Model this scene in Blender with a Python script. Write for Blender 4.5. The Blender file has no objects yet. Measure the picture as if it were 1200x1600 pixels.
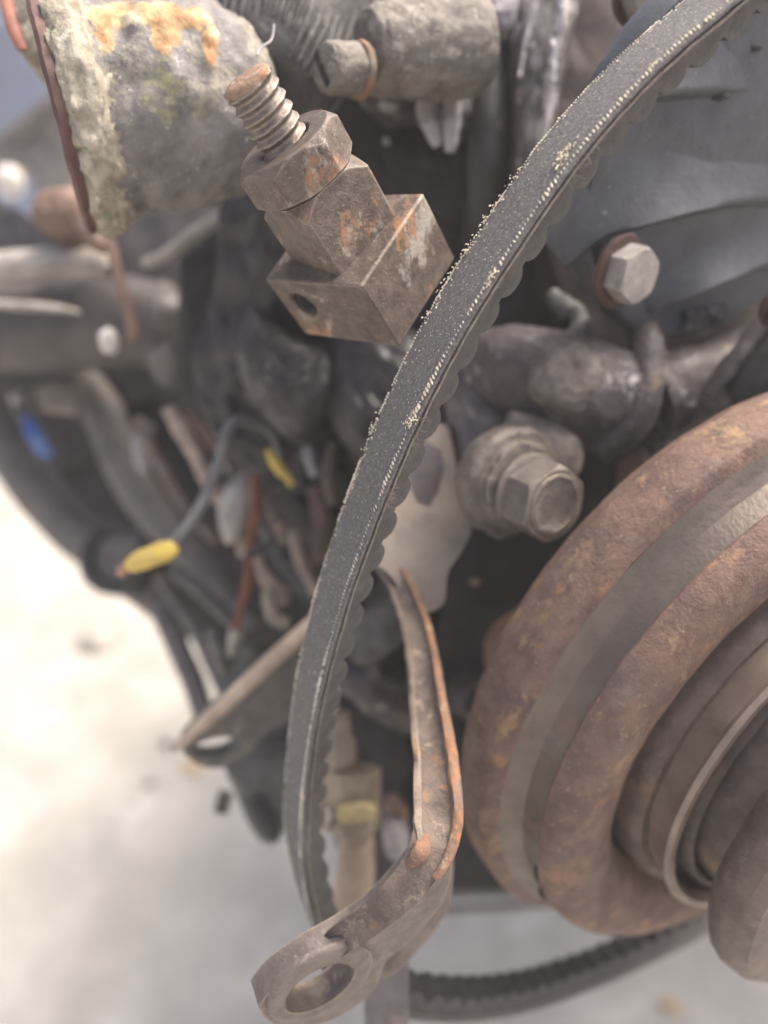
import bpy, bmesh, math, random
from math import sin, cos, pi, radians, sqrt, atan2
from mathutils import Vector as Vec, Matrix, noise
from mathutils.geometry import tessellate_polygon
random.seed(7)
S = bpy.context.scene
COL = S.collection

# ------------------------------------------------------------ camera, sky, sun, exposure
PITCH = radians(32)
CAM = Vec((0, 0, 0.80))
XR = Vec((1, 0, 0)); FW = Vec((0, cos(PITCH), -sin(PITCH))); UP = Vec((0, sin(PITCH), cos(PITCH)))
cd = bpy.data.cameras.new('camera'); cam = bpy.data.objects.new('camera', cd); COL.objects.link(cam)
cam.location = CAM; cam.rotation_euler = (pi/2 - PITCH, 0, 0)
cd.sensor_fit = 'VERTICAL'; cd.sensor_height = 36; cd.lens = 27
cd.clip_start = 0.005; cd.clip_end = 200
cd.dof.use_dof = True; cd.dof.focus_distance = 0.166; cd.dof.aperture_fstop = 5.2; cd.dof.aperture_blades = 0
S.camera = cam
SUN_EL, SUN_AZ = radians(60), radians(62)      # azimuth clockwise from +Y: high, beyond the engine
w = bpy.data.worlds.new('World'); S.world = w; w.use_nodes = True
nt = w.node_tree; bg = nt.nodes['Background']
sky = nt.nodes.new('ShaderNodeTexSky'); sky.sky_type = 'NISHITA'; sky.sun_disc = False
sky.sun_elevation = SUN_EL; sky.sun_rotation = SUN_AZ; sky.dust_density = 8; sky.air_density = 0.7; sky.ozone_density = 0.3
nt.links.new(sky.outputs[0], bg.inputs[0]); bg.inputs[1].default_value = 0.15
sl = bpy.data.lights.new('sun', 'SUN'); so = bpy.data.objects.new('sun', sl); COL.objects.link(so)
sl.energy = 1.5; sl.angle = radians(18); sl.color = (1, 0.945, 0.86)
sd = Vec((sin(SUN_AZ)*cos(SUN_EL), cos(SUN_AZ)*cos(SUN_EL), sin(SUN_EL)))
so.rotation_euler = sd.to_track_quat('Z', 'Y').to_euler(); so.location = (0.5, -1, 3)
S.view_settings.view_transform = 'Standard'; S.view_settings.look = 'None'
S.view_settings.exposure = 1.22; S.view_settings.gamma = 1

# ------------------------------------------------------------ space helpers
def P(px, py, d):                       # a point at photo position px,py (1200x1600) and real distance d metres along the view
    return CAM + FW*d + XR*((px-600)/1200*d) + UP*((800-py)/1200*d)
def D(x, y, z):                         # a direction: right, up, towards the viewer
    return (XR*x + UP*y - FW*z).normalized()
def pxm(n, d): return n*d/1200
AX = D(.4425, -.4747, .7609)                # the engine's front direction (crankshaft axis)
AX.z = 0; AX.normalize()
def on_plane(px, py, pt, n):
    r = FW + XR*((px-600)/1200) + UP*((800-py)/1200)
    s = (pt-CAM).dot(n)/r.dot(n)
    return CAM + r*s
def frame(ax, ref=None):
    ax = ax.normalized()
    ref = ref or (Vec((0, 0, 1)) if abs(ax.z) < .9 else Vec((1, 0, 0)))
    x = (ref - ax*ref.dot(ax)).normalized(); y = ax.cross(x)
    return x, y, ax
def nz(v, s, seed=0): return noise.fractal(v*s + Vec((seed, seed*1.7, -seed)), .6, 2.1, 4)

# ------------------------------------------------------------ mesh building
class MB:
    def __init__(s): s.v = []; s.f = []
    def add(s, v, f):
        o = len(s.v); s.v += [Vec(a) for a in v]; s.f += [tuple(i+o for i in q) for q in f]; return s
    def jitter(s, amp, sc, seed=0, ax=None):
        for i, p in enumerate(s.v):
            q = p*sc + Vec((seed*3.1, seed, -seed))
            n = noise.turbulence_vector(q, 3, False)
            s.v[i] = p + n*amp
        return s
def grid(rows, closed_u=True, cap0=False, cap1=False):
    n = len(rows[0]); v = [p for r in rows for p in r]; f = []
    for i in range(len(rows)-1):
        for j in range(n if closed_u else n-1):
            a = i*n+j; b = i*n+(j+1) % n
            f.append((a, b, b+n, a+n))
    if cap0: f.append(tuple(range(n-1, -1, -1)))
    if cap1: f.append(tuple(range((len(rows)-1)*n, len(rows)*n)))
    return v, f
def lathe(o, ax, prof, n=48, ref=None, wob=0, wsc=200, seed=0, cap=True):
    x, y, z = frame(ax, ref); rows = []
    for r, t in prof:
        row = []
        for k in range(n):
            a = 2*pi*k/n; rr = r
            p = o + z*t + (x*cos(a)+y*sin(a))*rr
            if wob:
                p = p + (x*cos(a)+y*sin(a))*(nz(p, wsc, seed)*wob*min(1, r/.004)) + z*(nz(p, wsc*.8, seed+9)*wob*.6)
            row.append(p)
        rows.append(row)
    v, f = grid(rows, True, cap, cap)
    f = [tuple(reversed(q)) for q in f]
    return MB().add(v, f)
def smooth_prof(pts, k=4):
    out = []
    for i in range(len(pts)-1):
        for j in range(k): t = j/k; out.append((pts[i][0]*(1-t)+pts[i+1][0]*t, pts[i][1]*(1-t)+pts[i+1][1]*t))
    out.append(pts[-1]); return out
def hexp(o, ax, af, h, rot=0, ch=.5, chb=0, n=96, hole=0, ref=None, ns=6, rcf=1.02):
    """hexagonal prism, af = half the width over the flats, with the turned chamfer of a real nut"""
    x, y, z = frame(ax, ref); rc = af*rcf; R = []; sec = 2*pi/ns
    def ring(rf, zf): R.append([o + (x*cos(a)+y*sin(a))*rf(a) + z*zf(a) for a in (2*pi*k/n for k in range(n))])
    def hr(a): b = (a+rot) % sec - sec/2; return af/cos(b)
    t = math.tan(radians(30))
    if chb:
        ring(lambda a: af*.55, lambda a: 0); ring(lambda a: rc, lambda a: 0); ring(hr, lambda a: max(0, hr(a)-rc)*t)
    else:
        ring(lambda a: af*.55, lambda a: 0); ring(hr, lambda a: 0)
    ring(hr, lambda a: h-max(0, hr(a)-rc)*t*ch*2)
    ring(lambda a: min(rc, hr(a)) if ch else hr(a)*.999, lambda a: h)
    if hole: ring(lambda a: hole*1.12, lambda a: h); ring(lambda a: hole, lambda a: h-.12*hole); ring(lambda a: hole, lambda a: h*.2)
    else: ring(lambda a: af*.5, lambda a: h)
    v, f = grid(R, True, True, not hole); return MB().add(v, [tuple(reversed(q)) for q in f])
def cr(pts, k=8):
    """Catmull-Rom through points (tuples of any length or Vectors)"""
    out = []; n = len(pts)
    for i in range(n-1):
        a, b, c, d = pts[max(i-1, 0)], pts[i], pts[i+1], pts[min(i+2, n-1)]
        for j in range(k):
            t = j/k
            out.append(type(b)([.5*(2*b[q]+(c[q]-a[q])*t+(2*a[q]-5*b[q]+4*c[q]-d[q])*t*t+(3*b[q]-a[q]-3*c[q]+d[q])*t**3) for q in range(len(b))]))
    out.append(pts[-1]); return out
def tube(pts, k=8, n=16, wob=0, wsc=150, seed=0, flat=1, ref=None):
    """pts = (px, py, depth, radius_px)"""
    q = cr([tuple(map(float, p)) for p in pts], k); c = [P(a, b, d) for a, b, d, r in q]; R = [pxm(r, d) for a, b, d, r in q]
    return tube3(c, R, n, wob, wsc, seed, flat, ref)
def tube3(c, R, n=16, wob=0, wsc=150, seed=0, flat=1, ref=None):
    rows = []; x = None
    for i, p in enumerate(c):
        t = (c[min(i+1, len(c)-1)]-c[max(i-1, 0)]).normalized()
        if x is None: x = (ref or Vec((.3, .2, .9))); 
        x = (x - t*x.dot(t)).normalized(); y = t.cross(x); r = R[i] if isinstance(R, list) else R
        row = []
        for k in range(n):
            a = 2*pi*k/n; dd = x*cos(a)*flat+y*sin(a)
            rr = r*(1 + (wob*nz(p+dd*r, wsc, seed) if wob else 0)); row.append(p+dd*rr)
        rows.append(row)
    v, f = grid(rows, True, True, True); return MB().add(v, f)
def sweep(c, X, Y, prof, closed=True):
    rows = [[p + x*a + y*b for a, b in prof] for p, x, y in zip(c, X, Y)]
    v, f = grid(rows, closed, closed, closed); return MB().add(v, f)
def slab(outer, pt, n, th, holes=(), px=True, dome=0):
    """plate cut to an outline lying in the plane (pt, n), with real thickness th behind its face"""
    loops = [outer, *holes]; L = [[Vec(on_plane(a, b, pt, n)) if px else a for a, b in lp] if px else lp for lp in loops]
    x, y, z = frame(n); m = MB(); L2 = [[Vec(((p-pt).dot(x), (p-pt).dot(y), 0)) for p in lp] for lp in L]
    tri = tessellate_polygon(L2); fl = [p for lp in L for p in lp]; N = len(fl)
    v = fl + [p - n*th for p in fl]; f = []
    for t in tri:
        a, b, c = (fl[i] for i in t)
        t = tuple(t) if (b-a).cross(c-a).dot(n) > 0 else tuple(reversed(t))
        f.append(t); f.append(tuple(i+N for i in reversed(t)))
    o = 0
    for li, lp in enumerate(L2):
        k = len(lp); ar = sum(lp[i].x*lp[(i+1) % k].y-lp[(i+1) % k].x*lp[i].y for i in range(k))
        for i in range(k):
            a = o+i; b = o+(i+1) % k; q = (a, a+N, b+N, b)
            f.append(q if (ar > 0) == (li == 0) else tuple(reversed(q)))
        o += k
    return m.add(v, f)
def lump(outer, dfn, th, dome=.004, amp=.0015, sc=90, seed=0, rings=14, k=5, round_=.6):
    """solid casting: a star shaped outline domed towards the viewer with noise relief, closed behind"""
    o = cr([tuple(map(float, p)) for p in outer+[outer[0]]], k)[:-1]; cx = sum(p[0] for p in o)/len(o); cy = sum(p[1] for p in o)/len(o)
    rows = []
    for i in range(rings+1):
        s = 1-(i/rings)**1.0; row = []
        for a, b in o:
            px = cx+(a-cx)*s; py = cy+(b-cy)*s; d = dfn(px, py) if callable(dfn) else dfn
            h = dome*(1-s**(2/round_))
            q = P(px, py, d); q = q - FW*(h + amp*nz(q, sc*.75, seed)*1.2 + amp*.18*nz(q, sc*4, seed+3)); row.append(q)
        rows.append(row)
    rim = []
    for (a, b) in o:
        d = (dfn(a, b) if callable(dfn) else dfn); rim.append(P(a, b, d)+FW*th)
    rows = [rim]+rows; v, f = grid(rows, True, True, True); return MB().add(v, f)
def ball(c, r, sx=(1, 1, 1), wob=.15, wsc=300, seed=0, n=20):
    v = []; rows = []
    for i in range(n//2+1):
        th = pi*(i+.02)/(n//2+.04); rows.append([c + Vec((sin(th)*cos(a)*r*sx[0], sin(th)*sin(a)*r*sx[1], cos(th)*r*sx[2]))*(1+wob*nz(c+Vec((sin(th)*cos(a), sin(th)*sin(a), cos(th)))*r, wsc, seed)) for a in (2*pi*k/n for k in range(n))])
    v, f = grid(rows, True, True, True); return MB().add(v, f)
def boxv(o, u, v, w_):
    c = [o + u*a + v*b + w_*g for g in (0, 1) for b in (0, 1) for a in (0, 1)]
    return MB().add(c, [(0, 2, 3, 1), (4, 5, 7, 6), (0, 1, 5, 4), (2, 6, 7, 3), (0, 4, 6, 2), (1, 3, 7, 5)])

def thing(name, label, cat, loc, group=None):
    o = bpy.data.objects.new(name, None); COL.objects.link(o); o.location = loc; o.empty_display_size = .01
    o['label'] = label; o['category'] = cat
    if group: o['group'] = group
    return o
def root_of(o):
    while o.parent: o = o.parent
    return o
def obj(name, mb, m, parent=None, bevel=0, seg=2, sharp=35, label=None, sub=0, kind=None):
    off = root_of(parent).location if parent else sum(mb.v, Vec((0, 0, 0)))/len(mb.v)
    me = bpy.data.meshes.new(name); me.from_pydata([p-off for p in mb.v], [], mb.f); me.validate(); 
    bm = bmesh.new(); bm.from_mesh(me); bmesh.ops.recalc_face_normals(bm, faces=bm.faces); bm.to_mesh(me); bm.free()
    me.shade_smooth(); me.set_sharp_from_angle(angle=radians(sharp)); me.materials.append(m)
    o = bpy.data.objects.new(name, me); COL.objects.link(o)
    if parent: o.parent = parent
    else: o.location = off
    if bevel:
        b = o.modifiers.new('bevel', 'BEVEL'); b.width = bevel; b.segments = seg; b.limit_method = 'ANGLE'; b.angle_limit = radians(32); b.harden_normals = False
    if sub:
        b = o.modifiers.new('sub', 'SUBSURF'); b.levels = sub; b.render_levels = sub
    if label: o['label'] = label
    if kind: o['kind'] = kind
    return o
def solo(name, mb, m, label, cat, group=None, **k):
    o = obj(name, mb, m, None, **k); o['label'] = label; o['category'] = cat
    if group: o['group'] = group
    return o

# ------------------------------------------------------------ materials
def srgb(r, g, b): return tuple(((c/255+.055)/1.055)**2.4 if c > 10 else c/255/12.92 for c in (r, g, b))+(1,)
def mat(name, base, var=None, patch=None, dust=None, edge=None, rough=.7, metal=0., sc=120, psc=60, pth=.55, dth=.62, dsc=700,
        bump=.35, bsc=900, coat=0., pw=.08, spec=.4, stretch=None):
    m = bpy.data.materials.new(name); m.use_nodes = True; nt = m.node_tree; N = nt.nodes; L = nt.links
    b = N['Principled BSDF']; tc = N.new('ShaderNodeTexCoord'); col = None; vec = tc.outputs['Object']; pvec = vec
    if stretch: mp = N.new('ShaderNodeMapping'); mp.inputs['Scale'].default_value = stretch; L.new(vec, mp.inputs['Vector']); pvec = mp.outputs[0]
    def noi(s, det=6, r=.6, dist=0., st=False):
        n = N.new('ShaderNodeTexNoise'); n.inputs['Scale'].default_value = s; n.inputs['Detail'].default_value = det
        n.inputs['Roughness'].default_value = r; n.inputs['Distortion'].default_value = dist; L.new(pvec if st else vec, n.inputs['Vector']); return n.outputs['Fac']
    def ramp(fac, lo, hi):
        r = N.new('ShaderNodeMapRange'); r.interpolation_type = 'SMOOTHSTEP'; r.inputs['From Min'].default_value = lo; r.inputs['From Max'].default_value = hi
        L.new(fac, r.inputs['Value']); return r.outputs[0]
    def mix(f, a, c):
        x = N.new('ShaderNodeMix'); x.data_type = 'RGBA'; L.new(f, x.inputs['Factor'])
        if isinstance(a, tuple): x.inputs[6].default_value = a
        else: L.new(a, x.inputs[6])
        x.inputs[7].default_value = c; return x.outputs[2]
    var = var or tuple(c*.7 for c in base[:3])+(1,)
    col = mix(ramp(noi(sc, 8, .65), .35, .65), base, var)
    if patch:
        for i, pc in enumerate(patch if isinstance(patch, list) else [patch]):
            col = mix(ramp(noi(psc*(1+.37*i), 8, .72, .15, True), pth, pth+pw), col, pc)
    if dust: col = mix(ramp(noi(dsc, 3, .7), dth, dth+.07), col, dust)
    if edge:
        g = N.new('ShaderNodeNewGeometry'); bv = N.new('ShaderNodeBevel'); bv.samples = 4; bv.inputs['Radius'].default_value = .0009
        dt = N.new('ShaderNodeVectorMath'); dt.operation = 'DOT_PRODUCT'; L.new(bv.outputs[0], dt.inputs[0]); L.new(g.outputs['Normal'], dt.inputs[1])
        ad = N.new('ShaderNodeMath'); ad.operation = 'MULTIPLY_ADD'; L.new(noi(sc*3, 5, .7), ad.inputs[0]); ad.inputs[1].default_value = -.16; sb_ = N.new('ShaderNodeMath'); sb_.operation = 'SUBTRACT'; sb_.inputs[0].default_value = 1.08; L.new(dt.outputs['Value'], sb_.inputs[1]); L.new(sb_.outputs[0], ad.inputs[2])
        col = mix(ramp(ad.outputs[0], .03, .10), col, edge)
    L.new(col, b.inputs['Base Color'])
    rr = N.new('ShaderNodeMapRange'); rr.inputs['To Min'].default_value = max(.05, rough-.15); rr.inputs['To Max'].default_value = min(1, rough+.15)
    L.new(noi(sc*2, 5), rr.inputs['Value']); L.new(rr.outputs[0], b.inputs['Roughness'])
    b.inputs['Metallic'].default_value = metal; b.inputs['Specular IOR Level'].default_value = spec
    if coat: b.inputs['Coat Weight'].default_value = coat; b.inputs['Coat Roughness'].default_value = .22
    bp = N.new('ShaderNodeBump'); bp.inputs['Strength'].default_value = bump; bp.inputs['Distance'].default_value = .0006
    a2 = N.new('ShaderNodeMath'); a2.operation = 'MULTIPLY_ADD'; L.new(noi(sc*1.3, 6, .7), a2.inputs[0]); a2.inputs[1].default_value = 1.6; L.new(noi(bsc, 4, .7), a2.inputs[2])
    L.new(a2.outputs[0], bp.inputs['Height']); L.new(bp.outputs[0], b.inputs['Normal'])
    return m
c = srgb
M = dict(
 rubber=mat('rubber', (.155, .147, .139, 1), (.105, .100, .096, 1), patch=(.18, .165, .15, 1), psc=140, pth=.58, pw=.1, dust=(.27, .255, .235, 1), dth=.56, dsc=1700, rough=.7, sc=900, bump=.5, bsc=2200, spec=.35),
 rubber_dark=mat('rubber_dark', (.105, .097, .092, 1), (.075, .070, .067, 1), dust=(.2, .18, .16, 1), dth=.67, dsc=1500, rough=.8, sc=200, bump=.5, bsc=1600, spec=.25),
 cord=mat('cord', (.30, .255, .21, 1), (.19, .16, .13, 1), rough=.9, sc=500, bump=.6),
 thread=mat('thread', (.80, .73, .58, 1), (.60, .52, .39, 1), rough=.9, sc=900, bump=.3),
 steel=mat('dirty_steel', (.165, .130, .105, 1), (.095, .073, .062, 1), patch=[(.26, .20, .16, 1), (.14, .078, .05, 1), (.40, .36, .31, 1), (.35, .185, .10, 1)], edge=(.42, .36, .29, 1), psc=46, pth=.56, pw=.09, dust=(.32, .275, .23, 1), dth=.64, dsc=1100, rough=.48, metal=.25, sc=230, bump=.6, bsc=1400, stretch=(1, .6, .6)),
 steel_thread=mat('thread_steel', (.20, .165, .14, 1), (.12, .098, .085, 1), patch=[(.26, .18, .12, 1), (.34, .30, .26, 1)], psc=150, pth=.57, pw=.12, edge=(.42, .36, .30, 1), rough=.42, metal=.35, sc=260, bump=.4),
 rust_cap=mat('rusty_end', (.35, .235, .16, 1), (.25, .16, .11, 1), patch=[(.50, .43, .36, 1), (.36, .17, .09, 1)], psc=230, pth=.55, pw=.1, rough=.85, sc=300, bump=.9),
 alloy=mat('corroded_alloy', (.24, .22, .205, 1), (.15, .14, .135, 1), patch=[(.34, .31, .25, 1), (.30, .29, .165, 1)], psc=38, pth=.57, dust=(.46, .43, .38, 1), dth=.63, dsc=480, rough=.65, metal=.15, sc=90, bump=.9, bsc=500),
 crust=mat('pale_crust', (.47, .43, .34, 1), (.26, .225, .17, 1), patch=[(.62, .58, .48, 1), (.22, .26, .19, 1)], psc=110, pth=.56, rough=.9, sc=170, bump=1., bsc=600),
 ochre=mat('ochre_sealant', (.50, .39, .24, 1), (.46, .29, .14, 1), patch=(.62, .55, .40, 1), psc=150, pth=.57, rough=.8, sc=170, bump=.9, bsc=500),
 gasket=mat('red_gasket', (.135, .062, .052, 1), (.085, .045, .04, 1), rough=.6, sc=120, bump=.3),
 red=mat('red_rubber', (.38, .15, .10, 1), (.25, .11, .08, 1), rough=.6, sc=120, bump=.3),
 greycast=mat('grey_cast', (.13, .124, .116, 1), (.078, .074, .07, 1), patch=(.20, .185, .165, 1), psc=90, pth=.56, dust=(.24, .22, .19, 1), dth=.64, dsc=650, rough=.6, metal=.1, sc=130, bump=.8, bsc=600),
 tancast=mat('tan_cast', (.24, .215, .185, 1), (.15, .13, .112, 1), patch=(.33, .30, .25, 1), psc=120, pth=.56, dust=(.42, .38, .32, 1), dth=.6, dsc=620, rough=.65, metal=.1, sc=150, bump=1., bsc=600),
 block=mat('oily_block', (.040, .033, .036, 1), (.022, .019, .021, 1), patch=[(.085, .072, .072, 1), (.12, .088, .062, 1)], psc=26, pth=.6, rough=.5, sc=60, bump=.6, bsc=300, coat=.15),
 dark=mat('shade_dark', (.022, .018, .020, 1), (.014, .012, .013, 1), rough=.7, sc=80, bump=.5, bsc=300),  # near-black: shade of cavities, slot and pits put into the colour
 oily=mat('oily_iron', (.11, .09, .093, 1), (.06, .05, .053, 1), patch=[(.20, .165, .13, 1), (.32, .30, .31, 1)], psc=48, pth=.58, rough=.38, metal=.45, sc=100, bump=.8, bsc=420, coat=.5),
 flangeb=mat('brown_flange', (.075, .052, .048, 1), (.045, .034, .034, 1), patch=(.13, .062, .045, 1), psc=50, pth=.62, rough=.7, sc=80, bump=.5),
 pump=mat('pump_paint', (.068, .073, .083, 1), (.048, .051, .059, 1), patch=[(.10, .082, .075, 1), (.15, .155, .165, 1)], psc=40, pth=.60, pw=.12, dust=(.2, .2, .21, 1), dth=.66, dsc=700, rough=.42, metal=.1, sc=90, bump=.4, bsc=900),
 greybolt=mat('grey_bolt', (.40, .37, .34, 1), (.27, .25, .23, 1), patch=(.22, .13, .08, 1), psc=120, pth=.62, rough=.55, metal=.3, sc=200, bump=.4),
 boltsteel=mat('brown_bolt', (.22, .19, .165, 1), (.13, .11, .098, 1), patch=[(.31, .18, .09, 1), (.28, .265, .25, 1)], psc=85, pth=.59, edge=(.38, .33, .26, 1), pw=.12, dust=(.33, .28, .22, 1), dth=.64, dsc=600, rough=.42, metal=.35, sc=150, bump=.8),
 rustring=mat('rust_ring', (.10, .055, .045, 1), (.06, .04, .038, 1), patch=(.26, .09, .055, 1), psc=120, pth=.6, rough=.9, sc=150, bump=.5),
 orange=mat('orange_washer', (.30, .17, .105, 1), (.19, .12, .085, 1), patch=(.2, .17, .14, 1), psc=120, pth=.52, rough=.8, sc=160, bump=.5),
 pulley_rust=mat('pulley_rust', (.200, .128, .098, 1), (.125, .078, .067, 1), patch=[(.33, .215, .125, 1), (.18, .14, .118, 1), (.30, .17, .10, 1), (.12, .085, .075, 1)], psc=58, pth=.55, pw=.12, dust=(.27, .19, .13, 1), dth=.62, dsc=520, rough=.72, metal=.1, sc=120, bump=.8, bsc=700),
 pulley_groove=mat('pulley_groove', (.165, .135, .11, 1), (.125, .10, .086, 1), patch=[(.22, .145, .10, 1), (.19, .17, .15, 1)], psc=44, pth=.56, pw=.14, rough=.42, metal=.4, sc=70, bump=.35, bsc=700),
 pulley_hub=mat('pulley_hub', (.165, .125, .105, 1), (.10, .078, .070, 1), patch=[(.235, .155, .10, 1), (.2, .17, .15, 1)], psc=55, pth=.56, pw=.12, rough=.5, metal=.3, sc=90, bump=.5, bsc=700),
 polished=mat('worn_lip', (.30, .235, .185, 1), (.21, .16, .13, 1), rough=.45, metal=.3, sc=80, bump=.2),
 rustbar=mat('rusty_bar', (.20, .155, .125, 1), (.115, .09, .078, 1), patch=[(.34, .19, .10, 1), (.36, .29, .21, 1)], psc=70, pth=.55, pw=.1, rough=.7, metal=.1, sc=130, bump=.8),
 rustorange=mat('orange_rust_edge', (.30, .165, .095, 1), (.19, .115, .085, 1), patch=[(.44, .34, .23, 1), (.19, .14, .12, 1), (.38, .18, .08, 1)], psc=85, pth=.54, pw=.1, rough=.85, sc=140, bump=.8),
 armgrey=mat('arm_steel', (.19, .16, .14, 1), (.125, .10, .09, 1), patch=[(.33, .27, .18, 1), (.16, .10, .08, 1), (.26, .235, .2, 1)], edge=(.36, .30, .22, 1), psc=75, pth=.57, pw=.12, rough=.5, metal=.3, sc=120, bump=.6),
 armtan=mat('arm_tan', (.42, .33, .255, 1), (.28, .215, .17, 1), rough=.7, sc=90, bump=.4),
 cream=mat('cream_plate', (.33, .28, .225, 1), (.22, .185, .16, 1), patch=[(.11, .095, .10, 1), (.32, .20, .15, 1)], psc=62, pth=.56, pw=.12, rough=.6, sc=70, bump=.3),
 brass=mat('dull_brass', (.33, .275, .205, 1), (.22, .18, .14, 1), patch=[(.55, .44, .20, 1)], psc=80, pth=.62, rough=.5, metal=.35, sc=120, bump=.5),
 edgetan=mat('worn_edge', (.27, .215, .17, 1), (.17, .13, .105, 1), patch=(.36, .24, .15, 1), psc=80, pth=.56, pw=.1, rough=.7, sc=120, bump=.7),
 pipetan=mat('tan_pipe', (.37, .285, .215, 1), (.26, .20, .155, 1), rough=.55, metal=.2, sc=90, bump=.4),
 paint=mat('yellow_paint', (.50, .41, .19, 1), (.34, .27, .15, 1), rough=.6, sc=200, bump=.4),
 streak=mat('streaked_casting', (.075, .065, .065, 1), (.045, .039, .04, 1), patch=[(.45, .41, .41, 1), (.20, .17, .15, 1)], psc=130, pth=.57, pw=.05, rough=.45, sc=120, bump=.8, coat=.2, stretch=(1.6, 1.6, .28)),
 stained=mat('stained_casting', (.10, .082, .082, 1), (.055, .046, .048, 1), patch=[(.16, .12, .09, 1), (.46, .43, .44, 1), (.22, .19, .17, 1)], psc=60, pth=.585, pw=.07, dust=(.3, .27, .25, 1), dth=.66, dsc=420, rough=.6, metal=.15, sc=110, bump=.9, bsc=520, coat=.12),
 yellow=mat('yellow_plastic', (.72, .53, .10, 1), (.55, .40, .12, 1), rough=.5, sc=150, bump=.2),
 copper=mat('copper', (.52, .30, .20, 1), (.35, .19, .12, 1), rough=.5, metal=.4, sc=150, bump=.3),
 wire=mat('grey_wire', (.17, .165, .165, 1), (.12, .115, .115, 1), rough=.5, sc=120, bump=.2),
 black=mat('black_rubber', (.05, .047, .047, 1), (.035, .032, .033, 1), rough=.6, sc=120, bump=.3),
 hose=mat('grey_hose', (.17, .152, .138, 1), (.105, .095, .088, 1), patch=[(.24, .205, .17, 1), (.16, .115, .09, 1)], psc=40, pth=.56, pw=.12, rough=.6, sc=70, bump=.4, bsc=300),
 paleside=mat('pale_alloy', (.50, .46, .40, 1), (.34, .31, .27, 1), patch=(.2, .16, .13, 1), psc=30, pth=.6, rough=.45, metal=.3, sc=60, bump=.4),
 railpale=mat('pale_rail', (.45, .41, .36, 1), (.25, .22, .19, 1), rough=.6, metal=.1, sc=60, bump=.3),
 railm=mat('brown_rail', (.095, .080, .072, 1), (.055, .046, .043, 1), patch=(.24, .20, .165, 1), psc=16, pth=.60, rough=.55, metal=.1, sc=40, bump=.4, bsc=300, coat=.3),
 white=mat('white_plastic', (.78, .74, .68, 1), (.6, .56, .5, 1), rough=.4, sc=120, bump=.2),
 lilac=mat('pale_sealant', (.40, .37, .375, 1), (.27, .25, .26, 1), rough=.4, sc=150, bump=.3, coat=.3),
 blue=mat('blue_paint', (.085, .13, .27, 1), (.06, .09, .19, 1), rough=.4, sc=5, bump=.1),
 bluecap=mat('blue_plastic', (.06, .17, .55, 1), (.2, .3, .55, 1), rough=.4, sc=60, bump=.1),
 brownrod=mat('brown_rod', (.25, .16, .12, 1), (.16, .105, .08, 1), rough=.7, sc=90, bump=.4),
 redrust=mat('red_rust', (.30, .12, .075, 1), (.19, .08, .055, 1), rough=.8, sc=100, bump=.6),
 concrete=mat('concrete', (.47, .447, .40, 1), (.36, .343, .305, 1), patch=[(.58, .56, .51, 1), (.30, .295, .28, 1)], psc=6, pth=.54, pw=.16, dust=(.30, .27, .23, 1), dth=.63, dsc=70, rough=.85, sc=9, bump=.7, bsc=120),
)

# ------------------------------------------------------------ setting: floor
def gz(x, y): return 0.012*noise.fractal(Vec((x*2.2, y*2.2, .3)), .6, 2, 4)
gv = MB(); rows = []
xs = [-60, -20, -8, -4]+[-2+4*i/60 for i in range(61)]+[4, 8, 20, 60]; ys = [-20, -6, -2]+[-1+4*i/60 for i in range(61)]+[5, 10, 30, 80]
rows = [[Vec((x, y, gz(x, y) if abs(x) < 2.1 and -1.1 < y < 3.1 else 0)) for x in xs] for y in ys]
v, f = grid(rows, False); gv.add(v, f)
g = obj('concrete_ground', gv, M['concrete'], kind='structure'); g['label'] = 'pale dusty concrete ground in bright daylight'

# ------------------------------------------------------------ the cogged belt
WD = D(.43, -.47, .77)
BP = [(1290, -160), (1180, -62), (1085, 18), (985, 105), (870, 235), (770, 380), (690, 510), (620, 650), (563, 790), (515, 930), (478, 1080), (459, 1230), (460, 1340), (492, 1455), (560, 1532), (650, 1565), (780, 1562), (900, 1530), (1010, 1482), (1120, 1425), (1230, 1345), (1330, 1240)]
p0 = P(650, 560, .165)
pts = cr([CAM+(on_plane(a, b, p0, AX)-CAM)*(1-.20*max(0, min(1, (i-11)/4))) for i, (a, b) in enumerate(BP)], 24)
# resample by length
acc = [0]
for a, b in zip(pts, pts[1:]): acc.append(acc[-1]+(b-a).length)
LEN = acc[-1]
def at_len(s):
    s = max(0, min(LEN-1e-6, s)); lo = 0; hi = len(acc)-1
    while hi-lo > 1:
        m_ = (lo+hi)//2
        if acc[m_] <= s: lo = m_
        else: hi = m_
    t = (s-acc[lo])/(acc[hi]-acc[lo]); return pts[lo].lerp(pts[hi], t)
def bframe(s):
    p = at_len(s); t = (at_len(s+.002)-at_len(s-.002)).normalized(); q = max(0, min(1, (s/LEN-.60)/.12))*.28
    wd = WD*(1-q)+D(-.14, .53, .84)*q; W_ = (wd - t*wd.dot(t)).normalized(); N_ = t.cross(W_).normalized()
    if N_.dot(P(1250, 900, .2)-p) < 0: N_ = -N_
    return p, t, W_, N_
K = 420; FR = [bframe(LEN*i/K) for i in range(K+1)]
belt = thing('drive_belt', 'cogged black rubber drive belt hanging loose, its edges frayed with pale threads', 'drive belt', at_len(LEN*.6))
HW = .0071
def bsweep(prof): return sweep([q[0] for q in FR], [q[2] for q in FR], [q[3] for q in FR], prof)
back = bsweep([(-HW+.0005, 0), (-.004, -.0001), (0, -.00015), (.004, -.0001), (HW-.0006, 0), (HW-.0001, .0004), (HW-.0002, .0011), (-HW+.0002, .0011), (-HW, .0004)])
for i, p in enumerate(back.v): back.v[i] = p + Vec((1, 1, 1))*.00012*nz(p, 420)
obj('belt_back', back, M['rubber'], belt, sharp=50)
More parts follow.
